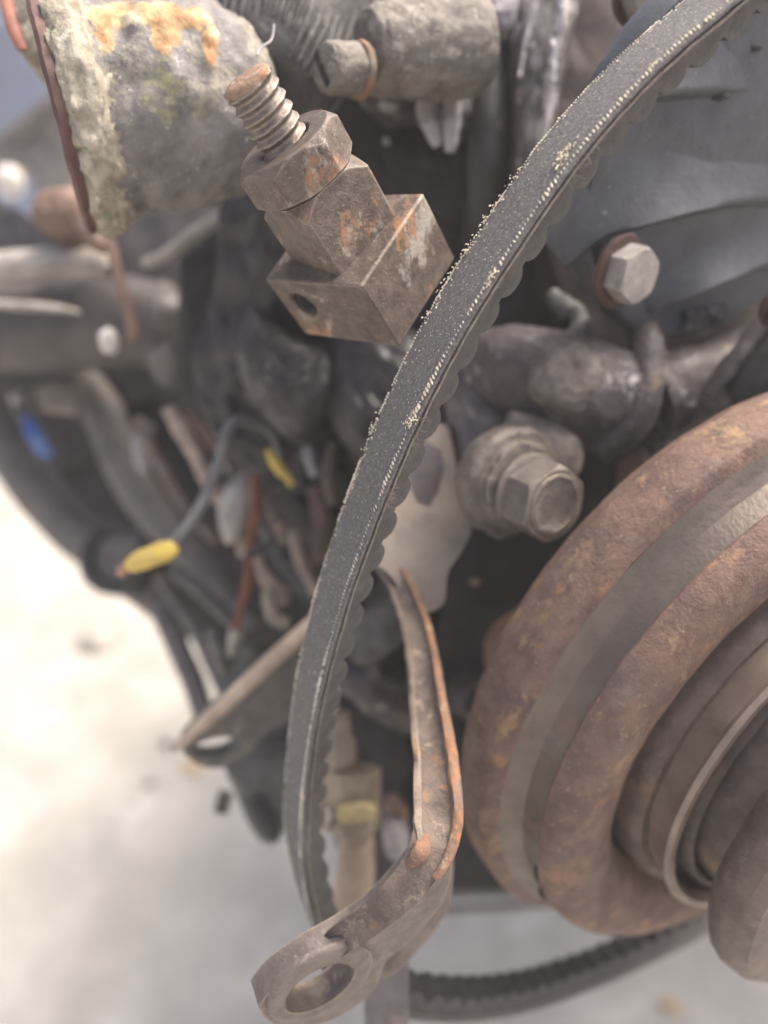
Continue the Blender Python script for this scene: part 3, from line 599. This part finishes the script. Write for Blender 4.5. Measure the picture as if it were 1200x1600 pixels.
# ------------------------------------------------------------ pipework to the left
solo('cross_rail', tube([(-60, 424, .36, 24), (60, 414, .36, 25), (150, 412, .355, 23), (172, 425, .352, 14)], wob=.12, wsc=60), M['railpale'], 'pale cream rail crossing the left edge below the outlet neck', 'rail')
mr = thing('round_rail', 'brown horizontal round rail with highlights painted as pale patches at the left edge', 'rail', P(0, 500, .38))
obj('rail_tube', tube([(-80, 510, .40, 76), (60, 508, .395, 74), (180, 505, .39, 70), (262, 506, .385, 62), (275, 508, .385, 40)], n=40, wob=.06, wsc=40), M['railm'], mr)
obj('highlight_streak', tube([(-30, 474, .345, 12), (40, 478, .345, 15), (90, 482, .345, 12), (125, 488, .347, 5)], wob=.3, wsc=90, flat=.5), M['railpale'], mr)  # pale strip paints the highlight along the rail
obj('end_flange', lump([(240, 440), (270, 445), (282, 500), (276, 590), (250, 600), (228, 560), (228, 480)], .376, .02, .004, .001), M['hose'], mr)
solo('pull_rod', tube([(172, 375, .30, 9), (182, 420, .30, 9), (196, 470, .30, 9), (208, 520, .30, 9), (200, 528, .30, 6)]), M['brownrod'], 'thin red brown rod hanging over the round rail', 'rod')
solo('plug_knob', ball(P(170, 533, .300), .0046, (.85, .8, 1.15), .1), M['white'], 'small round white plug on the brown round rail', 'plug')
solo('bright_hose', tube([(226, 412, .33, 8), (262, 398, .325, 10), (300, 370, .322, 11), (334, 346, .32, 10), (352, 334, .32, 8)], wob=.2), M['railpale'], 'bright pale curved hose just below the outlet neck', 'hose')
solo('bent_link', tube([(118, 318, .30, 14), (132, 350, .30, 16), (152, 378, .30, 15), (176, 388, .30, 10)], wob=.2), M['brownrod'], 'rusty bent link right under the flange of the outlet neck', 'link')
solo('rusty_fitting', lump([(60, 300), (120, 292), (135, 320), (118, 352), (70, 360), (45, 335)], .34, .03, .008, .002), M['brownrod'], 'reddish brown fitting behind the outlet flange, above the cream rail', 'fitting', sharp=70)
solo('dark_manifold', lump([(-40, 300), (20, 320), (60, 345), (120, 330), (170, 260), (280, 220), (360, 260), (350, 560), (330, 700), (290, 640), (190, 625), (90, 600), (-40, 590)], .43, .04, .006, .004, 40), M['block'], 'dark manifold casting behind the rails on the left', 'manifold', sharp=70)
solo('dark_column', lump([(282, 400), (345, 360), (352, 470), (345, 640), (300, 650), (280, 560)], .33, .04, .006, .001), M['dark'], 'dark vertical column left of the square block', 'column', sharp=70)

# loops of hose / steering link at far left
solo('large_hose', tube([(-60, 560, .47, 40), (-10, 660, .47, 38), (50, 755, .465, 36), (110, 825, .46, 36), (180, 880, .45, 34), (240, 930, .44, 30), (300, 985, .43, 22)], wob=.05), M['hose'], 'thick grey hose curving down the left edge against the bright ground', 'hose')
solo('inner_hose', tube([(130, 560, .44, 30), (160, 640, .43, 32), (200, 740, .42, 32), (262, 830, .41, 30), (330, 905, .40, 26), (400, 980, .39, 20)], wob=.06), M['hose'], 'grey brown hose running beside the thick hose, nearer the engine', 'hose')
rb = thing('round_bushing', 'dark round bushing behind the yellow wire connector', 'bushing', P(182, 868, .42))
BA = D(-.2, .25, .95)
obj('outer_ring', lathe(P(182, 868, .42), BA, smooth_prof([(.013, -.012), (.021, -.010), (.0215, .002), (.019, .004), (.015, .003), (.0135, -.001)], 3), 60, wob=.0005), M['black'], rb)
obj('inner_disc', lathe(P(182, 868, .42), BA, [(.0135, -.004), (.0135, -.001), (.008, 0), (.001, .0005)], 40), M['hose'], rb)
solo('lower_strut', tube([(246, 940, .42, 17), (278, 1010, .41, 18), (304, 1070, .40, 18), (322, 1130, .39, 16)]), M['hose'], 'outer one of two grey struts slanting down beside the bright ground', 'strut', 'grey slanting struts')
solo('lower_strut', tube([(258, 920, .41, 10), (310, 990, .40, 14), (340, 1050, .39, 15), (372, 1120, .38, 14)]), M['hose'], 'inner one of two grey struts, nearer the copper red strip', 'strut', 'grey slanting struts')
solo('dark_backplate', lump([(150, 620), (260, 610), (330, 700), (400, 760), (500, 860), (520, 1010), (400, 1080), (330, 1040), (270, 940), (200, 800), (160, 700)], .46, .03, .004, .003, 40), M['block'], 'dark plate behind the hoses and wires on the left', 'plate', sharp=70)
solo('gap_shade', lump([(20, 610), (100, 600), (160, 680), (190, 770), (230, 850), (160, 850), (90, 770), (40, 700)], .52, .03, .003, .002), M['block'], 'dark sheet for the shaded gap between the two hoses at the left', 'sheet', sharp=70)  # dark colour stands for the shade in the gap between hoses
solo('tan_tab', slab([(52, 605), (90, 595), (130, 618), (118, 645), (66, 640)], P(90, 620, .40), D(.1, .3, .9), .004), M['brass'], 'blurred tan metal tab above the dark sheet on the left', 'tab', bevel=.001)
solo('blue_wrapper', slab([(30, 645), (55, 655), (78, 700), (84, 712), (60, 710), (38, 680)], P(55, 680, .44), D(.1, .4, .9), .003), M['bluecap'], 'small bright blue scrap at the left edge beside the thick hose', 'scrap', bevel=.001)
solo('pale_blue_scrap', slab([(8, 590), (45, 588), (38, 612), (22, 618), (12, 608)], P(28, 600, .44), D(.1, .4, .9), .003), M['lilac'], 'pale bluish scrap just above the bright blue one', 'scrap', bevel=.001)
# blurred stay rods
for pl, m_, lab, cat, nm in (
  ([(262, 640, .34, 12), (300, 700, .335, 13), (335, 765, .33, 13), (372, 815, .33, 12), (382, 870, .33, 10)], 'armtan', 'beige stay rod slanting behind the grey wire', 'rod', 'stay_rod'),
  ([(300, 640, .35, 10), (340, 700, .35, 12), (370, 740, .35, 12)], 'brownrod', 'brown stay rod right of the beige one, ending at the rusty strip', 'rod', 'stay_rod'),
  ([(404, 800, .31, 13), (430, 850, .31, 15), (462, 900, .305, 15), (490, 940, .30, 12)], 'greycast', 'dark grey rod right of the rusty strip', 'rod', 'stay_rod'),
  ([(402, 868, .30, 8), (415, 905, .30, 12), (438, 930, .30, 14), (446, 945, .30, 10)], 'pipetan', 'cream coloured knobbly rod end beside the rusty strip', 'rod end', 'rod_end'),
  ([(492, 760, .31, 12), (500, 820, .31, 18), (505, 880, .31, 14)], 'brownrod', 'brown fitting half hidden left of the belt', 'fitting', 'fitting'),
  ([(475, 680, .30, 7), (486, 715, .30, 11), (492, 745, .30, 7)], 'lilac', 'pale oval lug right of the yellow clip', 'lug', 'pale_lug'),
  ([(440, 775, .31, 12), (470, 800, .31, 15), (500, 850, .31, 10)], 'railm', 'brown knuckle below the yellow clip', 'fitting', 'knuckle'),
  ([(230, 660, .40, 10), (222, 700, .40, 14), (226, 740, .40, 8)], 'lilac', 'faint pale lug between the two hoses', 'lug', 'pale_lug'),
  ([(372, 975, .31, 9), (366, 1000, .31, 11), (362, 1025, .31, 7)], 'paleside', 'pale tip below the rusty strip', 'tip', 'pale_tip'),
  ([(400, 1010, .33, 20), (380, 1060, .33, 24), (350, 1080, .33, 20)], 'greycast', 'grey knuckle above the slotted bracket', 'fitting', 'knuckle')):
    solo(nm, tube(pl, wob=.3, wsc=120, seed=len(lab)), M[m_], lab, cat)
solo('rusty_strip', tube([(398, 745, .30, 12), (400, 800, .30, 11), (392, 850, .30, 9), (388, 905, .30, 10), (374, 960, .30, 8), (366, 985, .30, 7)], wob=.25, wsc=150, flat=.5), M['redrust'], 'orange red rusty strip hanging left of the belt', 'strip')
solo('brown_bracket', lump([(352, 690), (400, 660), (450, 690), (500, 740), (520, 790), (470, 800), (400, 790), (360, 760)], .33, .02, .006, .002), M['railm'], 'brown bracket behind the yellow clip', 'bracket', sharp=70)
solo('earth_tab', lump([(352, 760), (385, 735), (398, 770), (380, 830), (352, 850), (340, 800)], .325, .01, .003, .001), M['paleside'], 'pale grey tab left of the rusty strip', 'tab', sharp=70)
for pl, m_, lab, cat, nm in (
  ([(455, 830, .30, 9), (470, 880, .297, 10), (492, 930, .294, 8)], 'pipetan', 'thin tan rod close to the left edge of the belt', 'rod', 'stay_rod'),
  ([(415, 775, .305, 10), (432, 815, .30, 12), (450, 850, .30, 10)], 'rustbar', 'short rusty link between the red strip and the belt', 'link', 'short_link'),
  ([(330, 640, .325, 8), (352, 690, .32, 9), (362, 740, .318, 8)], 'hose', 'thin grey tube beside the grey wire', 'tube', 'thin_tube'),
  ([(415, 925, .295, 8), (428, 965, .292, 12), (452, 975, .29, 9)], 'brass', 'pale brass fitting above the slotted bracket', 'fitting', 'brass_fitting'),
  ([(330, 985, .335, 9), (345, 1030, .33, 10), (362, 1070, .33, 8)], 'hose', 'short grey tube under the red strip', 'tube', 'thin_tube'),
  ([(520, 690, .30, 9), (512, 740, .30, 12), (520, 790, .30, 10)], 'rustbar', 'rusty link hidden partly by the left edge of the belt', 'link', 'short_link'),
  ([(430, 845, .29, 6), (402, 860, .288, 7), (385, 870, .287, 5)], 'black', 'short black hose end across the red strip', 'hose end', 'hose_end'),
  ([(215, 655, .37, 9), (245, 720, .37, 10), (290, 790, .365, 10), (340, 850, .36, 9)], 'rustbar', 'thin brown rod crossing behind the grey wire', 'rod', 'stay_rod'),
  ([(270, 890, .36, 11), (320, 930, .355, 12), (380, 990, .35, 10)], 'greycast', 'dark cable under the bushing', 'cable', 'dark_cable')):
    solo(nm, tube(pl, wob=.3, wsc=160, seed=len(lab)), M[m_], lab, cat)
solo('yellow_clip', tube([(420, 702, .285, 6), (430, 722, .285, 11), (442, 738, .285, 10), (458, 758, .285, 7)], wob=.5, wsc=220, flat=.7), M['yellow'], 'bright yellow plastic clip left of the belt', 'clip')
wr = thing('wire_lead', 'grey wire bending down to a yellow crimp connector with a copper end', 'wire', P(360, 660, .27))
obj('wire', tube([(440, 715, .30, 6), (420, 672, .295, 7), (385, 655, .285, 8), (358, 668, .278, 9), (342, 720, .272, 9), (318, 780, .268, 9), (290, 825, .262, 9), (262, 855, .258, 9)], n=14), M['wire'], wr)
obj('connector', tube([(268, 850, .257, 11), (262, 858, .256, 17), (240, 868, .255, 17), (215, 878, .254, 15), (200, 886, .254, 10)], n=20, wob=.12), M['yellow'], wr)
obj('copper_end', tube([(206, 882, .254, 9), (194, 888, .254, 8), (188, 900, .254, 6)], n=12, wob=.2), M['copper'], wr)

# ------------------------------------------------------------ slotted bracket, middle left
NB = D(.38, -.62, .69)
bp = P(380, 1110, .275)
sb = thing('slotted_bracket', 'steel bracket with its lit upper edge coloured pale and an open slot, left of the belt', 'bracket', bp)
def circ(cx, cy, a, b, ang, n=20): return [(cx+a*cos(t)*cos(ang)-b*sin(t)*sin(ang), cy+a*cos(t)*sin(ang)+b*sin(t)*cos(ang)) for t in (2*pi*k/n for k in range(n))]
obj('bracket_plate', slab(cr([(500, 985), (520, 1060), (500, 1120), (450, 1130), (412, 1150), (385, 1185), (345, 1200), (312, 1196), (288, 1178), (290, 1160), (330, 1120), (380, 1078), (440, 1025), (500, 985)], 5)[:-1], bp, NB, .0055, [circ(338, 1168, 38, 15, -.18)]), M['greycast'], sb, bevel=.0005)
obj('upper_edge', tube([(272, 1170, .270, 9), (320, 1128, .268, 13), (380, 1073, .265, 15), (440, 1018, .262, 16), (500, 966, .260, 17)], flat=.8), M['armtan'], sb)  # paler colour puts in the light on this upward-facing edge
# dark foot below it
ft = thing('engine_mount', 'dark engine mount showing below the slotted bracket', 'engine mount', P(400, 1240, .33))
obj('foot_plate', lump([(350, 1195), (420, 1180), (470, 1190), (500, 1260), (480, 1320), (440, 1300), (412, 1318), (392, 1290), (372, 1250)], .33, .03, .005, .002), M['greycast'], ft, sharp=70)
obj('foot_stud', tube([(396, 1250, .325, 14), (418, 1290, .322, 16), (432, 1315, .32, 10)]), M['black'], ft)
solo('stub_bolt', tube([(345, 1268, .34, 12), (352, 1240, .34, 12)], n=10), M['railm'], 'small brown stub beside the dark engine mount', 'stub')
solo('grey_link', lump([(400, 1120), (440, 1090), (470, 1090), (470, 1160), (440, 1200), (395, 1190)], .36, .02, .006, .001), M['hose'], 'light grey link seen between the slotted bracket and the belt', 'link', sharp=70)

# ------------------------------------------------------------ pipe union beside the belt
un = thing('pipe_union', 'brass pipe union with yellow paint marks, right of the lower belt', 'pipe union', P(548, 1240, .26))
UA = (P(556, 1100, .262)-P(552, 1400, .262)).normalized()
obj('union_nut', hexp(P(550, 1292, .262), UA, pxm(40, .262), pxm(92, .262), rot=.3, ch=.6, chb=1), M['brass'], un, bevel=.0004)
obj('upper_collar', lathe(P(532, 1205, .262), UA, smooth_prof([(pxm(22, .262), 0), (pxm(26, .262), .003), (pxm(24, .262), .010), (pxm(16, .262), .012), (pxm(15, .262), .02)], 3), 40, wob=.0004), M['brass'], un)
obj('down_pipe', tube([(556, 1285, .262, 26), (557, 1320, .262, 28), (556, 1360, .262, 30), (548, 1420, .262, 33), (540, 1480, .262, 35)], n=28, wob=.05), M['pipetan'], un)
obj('side_stub', tube([(520, 1270, .258, 15), (505, 1280, .256, 17), (496, 1290, .256, 12)], n=16, wob=.15), M['paleside'], un)
obj('paint_mark', lump([(528, 1262), (560, 1256), (586, 1262), (582, 1282), (545, 1286), (526, 1280)], .2505, .004, .001, .0004), M['paint'], un)
solo('white_grommet', lump([(598, 1290), (622, 1280), (640, 1305), (636, 1340), (612, 1342), (600, 1320)], .28, .02, .006, .001), M['lilac'], 'pale grommet between the pipe union and the rusty bar', 'grommet', sharp=70)
solo('dark_elbow', tube([(640, 1120, .30, 30), (600, 1090, .29, 34), (560, 1060, .285, 36), (545, 1040, .29, 26)], wob=.15), M['oily'], 'dark glossy elbow behind the belt, beside the rusty bar', 'elbow')
solo('dark_elbow', tube([(560, 1020, .27, 30), (600, 980, .265, 36), (640, 950, .27, 30)], wob=.15), M['greycast'], 'grey elbow just above the dark glossy one', 'elbow')
solo('small_nipple', tube([(612, 1250, .29, 12), (620, 1262, .285, 14), (632, 1270, .28, 9)]), M['brownrod'], 'small brown nipple right of the pipe union', 'nipple')
solo('oily_shelf', lump([(530, 1100), (600, 1110), (650, 1180), (660, 1330), (600, 1400), (560, 1400), (520, 1300), (500, 1200)], .315, .05, .004, .002), M['block'], 'dark oily shelf behind the pipe union', 'casting', sharp=70)

# ------------------------------------------------------------ rusty bent bar and slotted arm
bar = thing('bent_bar', 'rusty curved flat bar with a bright orange edge, running down beside the pulley', 'bar', P(680, 1200, .215))
cpts = cr([(582, 858, .235), (622, 905, .228), (650, 975, .219), (665, 1060, .209), (677, 1150, .194), (684, 1225, .181), (684, 1290, .175), (668, 1345, .1715), (630, 1395, .1725), (582, 1436, .1752), (535, 1468, .1795), (495, 1500, .1870)], 10)
C3 = [P(*q) for q in cpts]; rows = []; RN = D(-.25, -.05, .96)
def barsweep(prof, scale=lambda i: 1, lim=1):
    rows = []
    for i, p in enumerate(C3[:int(len(C3)*lim)]):
        t_ = (C3[min(i+1, len(C3)-1)]-C3[max(0, i-1)]).normalized(); n_ = (RN-t_*RN.dot(t_)).normalized(); s_ = t_.cross(n_)
        if s_.dot(XR) < 0: s_ = -s_
        rows.append([p + s_*a*scale(i) + n_*b*(.6+.4*scale(i)) + n_*.0006*nz(p+s_*a, 140) for a, b in prof])
    v, f = grid(rows, True, True, True); return MB().add(v, f)
sc2 = lambda i: (.45+.38*min(1, i/45))*(1-.35*max(0, (i-66)/44))
obj('bar_web', barsweep([(-.0062, 0), (-.0062, .0016), (-.0040, .0018), (-.002, .0004), (.003, .0004), (.0045, .0012), (.0045, -.0015), (-.005, -.0015)], sc2), M['rustbar'], bar, sharp=50)
obj('tan_edge', barsweep([(-.0066, -.0010), (-.0070, .0008), (-.0062, .0024), (-.0046, .0024), (-.0038, .0010), (-.0040, -.0010)], lambda i: sc2(i)*min(1, max(.5, .5+(70-i)/20)), .62), M['edgetan'], bar, sharp=60)
obj('orange_edge', barsweep([(.0040, -.0016), (.0060, -.0012), (.0070, 0), (.0066, .0014), (.0050, .0020), (.0038, .0012)], lambda i: sc2(i)*min(1, max(.72, .72+(76-i)/60)), .66), M['rustorange'], bar, sharp=60)
NA = D(.42, -.54, .73); ap = P(520, 1520, .185)
sa = thing('slotted_bar', 'grey brown steel bar with an elongated bolt hole at the bottom edge', 'bracket arm', ap)
arm_o = cr([(404, 1574), (418, 1594), (446, 1606), (490, 1604), (545, 1580), (585, 1545), (604, 1502), (650, 1462), (694, 1404), (706, 1350), (694, 1326), (656, 1362), (600, 1425), (545, 1466), (480, 1504), (430, 1542), (404, 1574)], 5)[:-1]
obj('arm_plate', slab(arm_o, ap, NA, .0065, [circ(498, 1542, 60, 25, radians(-31), 32)]), M['armgrey'], sa, bevel=.0009, seg=3)
for w_i in (1,):
    R1 = [on_plane(a, b, ap+NA*.0008, NA) for a, b in circ(500, 1537, 92, 44, radians(-31), 48)]; R2 = [on_plane(a, b, ap+NA*.0014, NA) for a, b in circ(499, 1538, 84, 38, radians(-31), 48)]
    R3 = [on_plane(a, b, ap+NA*.0012, NA) for a, b in circ(498, 1542, 64, 29, radians(-31), 48)]; R0 = [p-NA*.001 for p in R1]; R4 = [on_plane(a, b, ap+NA*.0002, NA) for a, b in circ(498, 1542, 59, 24, radians(-31), 48)]
    v, f = grid([R0, R1, R2, R3, R4]); obj('raised_eye', MB().add(v, f), M['armgrey'], sa, sharp=60)
obj('weld_bead', tube([(664, 1300, .1745, 5), (662, 1318, .1715, 11), (654, 1334, .170, 13), (640, 1352, .1705, 7)], wob=.4, wsc=260, flat=.6), M['rustorange'], sa)
solo('support_post', slab([(568, 1470), (640, 1462), (640, 1680), (572, 1680)], P(600, 1550, .225), D(.05, .1, .99), .014), M['hose'], 'brown grey post behind the slotted arm at the bottom edge', 'post', bevel=.002)
solo('stay_plate', lump([(672, 1330), (706, 1290), (706, 1390), (690, 1440), (640, 1500), (600, 1530), (600, 1490), (650, 1420)], .206, .006, .001, .0008), M['armgrey'], 'grey stay plate behind the slotted bar, under the bent bar', 'plate', sharp=60)

# ------------------------------------------------------------ cream plate and flanged bolt
cp = P(670, 800, .232)
crm = thing('cream_plate', 'cream coloured metal tab with a dark smudge, between the belt and the flanged bolt', 'plate', cp)
obj('tab', slab(cr([(676, 665), (700, 668), (716, 740), (738, 815), (722, 860), (700, 895), (692, 945), (650, 955), (612, 900), (586, 870), (610, 800), (640, 740), (676, 665)], 5)[:-1], cp, D(.25, .15, .95), .003), M['cream'], crm, bevel=.0006)
obj('oil_smudge', slab([(646, 702), (668, 690), (690, 704), (694, 735), (684, 768), (672, 790), (652, 782), (640, 750)], cp+D(.25, .15, .95)*.0004, D(.25, .15, .95), .0003), M['oily'], crm)
gp = P(790, 680, .246)
solo('mounting_lug', lump([(690, 600), (740, 560), (800, 600), (850, 680), (830, 760), (770, 830), (732, 800), (712, 730), (700, 660)], .240, .03, .006, .0015, 90, 3), M['oily'], 'dark grey mounting lug behind the flanged bolt', 'lug', sharp=70)
FA = D(.50, -.28, .82)
fbx = thing('flanged_bolt', 'large greasy hex bolt with a thick washer, above the crank pulley', 'bolt', P(840, 780, .21))
F0 = P(812, 758, .216)
obj('thick_washer', lathe(F0-FA*.004, FA, smooth_prof([(.0150, -.006), (.0162, -.003), (.0163, .0015), (.0152, .0030), (.0128, .0034), (.0120, .0052), (.0100, .0055)], 3), 80, wob=.0007, wsc=170), M['boltsteel'], fbx, sharp=50)
obj('bolt_collar', lathe(F0+FA*.001+D(.6,-.8,0)*.002, FA, [(.0112, 0), (.0114, .0014), (.0104, .0020), (.009, .0021)], 60, wob=.0003), M['boltsteel'], fbx)
obj('bolt_head', hexp(F0+FA*.0028+D(.6,-.8,0)*.0028, FA, .0096, .0095, rot=.25, ch=.7), M['boltsteel'], fbx, bevel=.0003, sharp=28)
obj('head_disc', lathe(F0+FA*.0121+D(.6,-.8,0)*.0028, FA, smooth_prof([(.0086, 0), (.0083, .0006), (.0074, .0007), (.0064, .0002), (.001, .0002)], 2), 48, wob=.0003), M['boltsteel'], fbx)
obj('back_plate', lump([(800, 640), (860, 655), (908, 690), (905, 740), (860, 760), (800, 720), (780, 690)], .226, .012, .003, .0008), M['boltsteel'], fbx, sharp=60)

# ------------------------------------------------------------ oily pump outlet between cover and pulley
ph = thing('pump_outlet', 'glossy oily iron outlet casting below the pump cover', 'casting', P(880, 600, .235))
obj('outlet_body', tube([(738, 540, .242, 34), (768, 562, .240, 60), (826, 588, .238, 76), (895, 612, .238, 88), (950, 620, .242, 84), (985, 615, .246, 66)], n=64, k=12, wob=.07, wsc=80), M['stained'], ph, sharp=70)
obj('outlet_ring', tube([(985, 470, .240, 14), (1008, 530, .232, 26), (1006, 600, .230, 30), (984, 660, .232, 32), (930, 704, .236, 26)], n=24, k=10, wob=.09, wsc=110), M['stained'], ph, sharp=70)
obj('outlet_neck', tube([(1010, 625, .246, 72), (1060, 608, .248, 68), (1110, 585, .252, 56), (1180, 540, .256, 46), (1260, 480, .26, 44)], n=48, k=12, wob=.07, wsc=80), M['stained'], ph, sharp=70)
obj('plug', lathe(P(900, 606, .222)-AXP*.006, D(.25, .05, .96), smooth_prof([(.0118, 0), (.0112, .004), (.0102, .0062), (.0082, .0078), (.0050, .0086), (.001, .0088)], 4), 64, wob=.0011, wsc=200), M['boltsteel'], ph, sharp=70)
solo('drain_tap', tube([(862, 458, .240, 12), (880, 478, .238, 18), (900, 490, .238, 14), (905, 520, .236, 18), (880, 545, .234, 14)], wob=.25, wsc=200), M['greycast'], 'small grimy tap between the belt and the cover bolt', 'tap')
solo('silver_hose', tube([(1230, 470, .225, 17), (1180, 520, .225, 17), (1140, 570, .226, 16), (1105, 620, .228, 14)], wob=.3, wsc=160, flat=.6), M['stained'], 'light grey strip curving up at the right edge above the pulley', 'strip')
solo('black_hose', tube([(1290, 500, .225, 50), (1230, 555, .226, 50), (1180, 605, .228, 44), (1150, 630, .23, 30)]), M['black'], 'black hose at the right edge above the pulley', 'hose')
solo('ochre_lug', lump([(980, 720), (1005, 700), (1015, 730), (1000, 770), (978, 775)], .275, .01, .004, .001), M['brownrod'], 'dim brown lug in the dark gap above the pulley', 'lug', sharp=70)
solo('pale_grip', lump([(735, 1060), (760, 1075), (765, 1110), (740, 1130), (705, 1110), (708, 1080)], .285, .02, .005, .001), M['oily'], 'grey lump in the shadow left of the pulley', 'lump', sharp=70)
solo('glint_screw', ball(P(742, 910, .28), .0015, (1.3, 1, .8), .2), M['brownrod'], 'tiny coppery screw in the dark gap left of the pulley', 'screw')

# ------------------------------------------------------------ low cross members under the pulley
solo('cross_member', tube([(620, 1400, .46, 8), (760, 1394, .46, 8), (900, 1390, .46, 8)]), M['hose'], 'thin upper grey cross bar low behind the pulley', 'bar', 'low cross bars')
solo('cross_member', tube([(620, 1425, .47, 6), (760, 1418, .47, 6), (920, 1408, .47, 6)]), M['armgrey'], 'thin lower grey cross bar low behind the pulley', 'bar', 'low cross bars')

# ------------------------------------------------------------ far background, top left
bx = P(60, 150, 1.3)
dc = P(40, 300, 2.5)
solo('blue_tank', lathe(Vec((dc.x, dc.y, 0)), Vec((0, 0, 1)), [(.53, 0), (.54, .02), (.54, .40), (.555, .42), (.54, .44), (.54, .80), (.555, .82), (.54, .84), (.54, 1.12), (.52, 1.15), (.001, 1.16)], 64), M['blue'], 'blurred blue tank standing on the ground behind the outlet neck', 'tank')
solo('far_bar', tube([(-60, 262, .75, 16), (20, 215, .72, 16), (80, 165, .70, 15), (150, 100, .70, 14)]), M['hose'], 'grey slanting bar in front of the blue tank', 'bar')
solo('far_bracket', lump([(-20, 225), (60, 190), (130, 150), (150, 260), (150, 330), (60, 320), (50, 260), (-20, 250)], .72, .03, .004, .002, 30), M['hose'], 'grey bracket below the slanting bar in front of the blue tank', 'bracket', sharp=70)
solo('white_backdrop', ball(P(14, 284, .68), .014, (1, .8, 1), .05, 20), M['white'], 'bright white blurred jug behind the outlet neck, at the left edge', 'backdrop')  # ball stands for a light bit of background

# ------------------------------------------------------------ stones and stains on the ground
def gpt(px, py):
    r = FW + XR*((px-600)/1200) + UP*((800-py)/1200); s_ = (0-CAM.z)/r.z; p = CAM+r*s_; return Vec((p.x, p.y, gz(p.x, p.y)))
for i, (px, py, r, m_, lab) in enumerate(((150, 1005, .024, 'paleside', 'dull grey flat ball for a stain on the bright ground left of the struts'), (262, 1168, .008, 'railm', 'small brown stone beside the tip of the slotted bracket'),  # the first ball stands for a flat bluish stain
   (300, 1205, .010, 'ochre', 'yellowish stone under the slotted bracket'), (1045, 1578, .008, 'ochre', 'tiny orange stone on the ground under the belt'), (235, 1230, .006, 'hose', 'small dull stone left of the brown stub'))):
    solo('stone', ball(gpt(px, py)+Vec((0, 0, r*.25)), r, (1.3, 1, .5), .35, 40, i), M[m_], lab, 'stone', 'stones on the ground')

# ------------------------------------------------------------ haze volume added to lift the blacks like lens veil
hz = bpy.data.materials.new('veil_haze'); hz.use_nodes = True; hn_ = hz.node_tree; hn_.nodes.clear()
pv = hn_.nodes.new('ShaderNodeVolumePrincipled'); pv.inputs['Color'].default_value = (.96, .94, .90, 1); pv.inputs['Density'].default_value = .105; pv.inputs['Anisotropy'].default_value = .0
ho = hn_.nodes.new('ShaderNodeOutputMaterial'); hn_.links.new(pv.outputs[0], ho.inputs['Volume'])
hb = obj('haze', boxv(Vec((-62, -62, -1)), Vec((124, 0, 0)), Vec((0, 150, 0)), Vec((0, 0, 2.35))), hz, kind='stuff'); hb['label'] = 'thin pale haze volume round the whole engine, added for lens veil'; hb['category'] = 'haze'
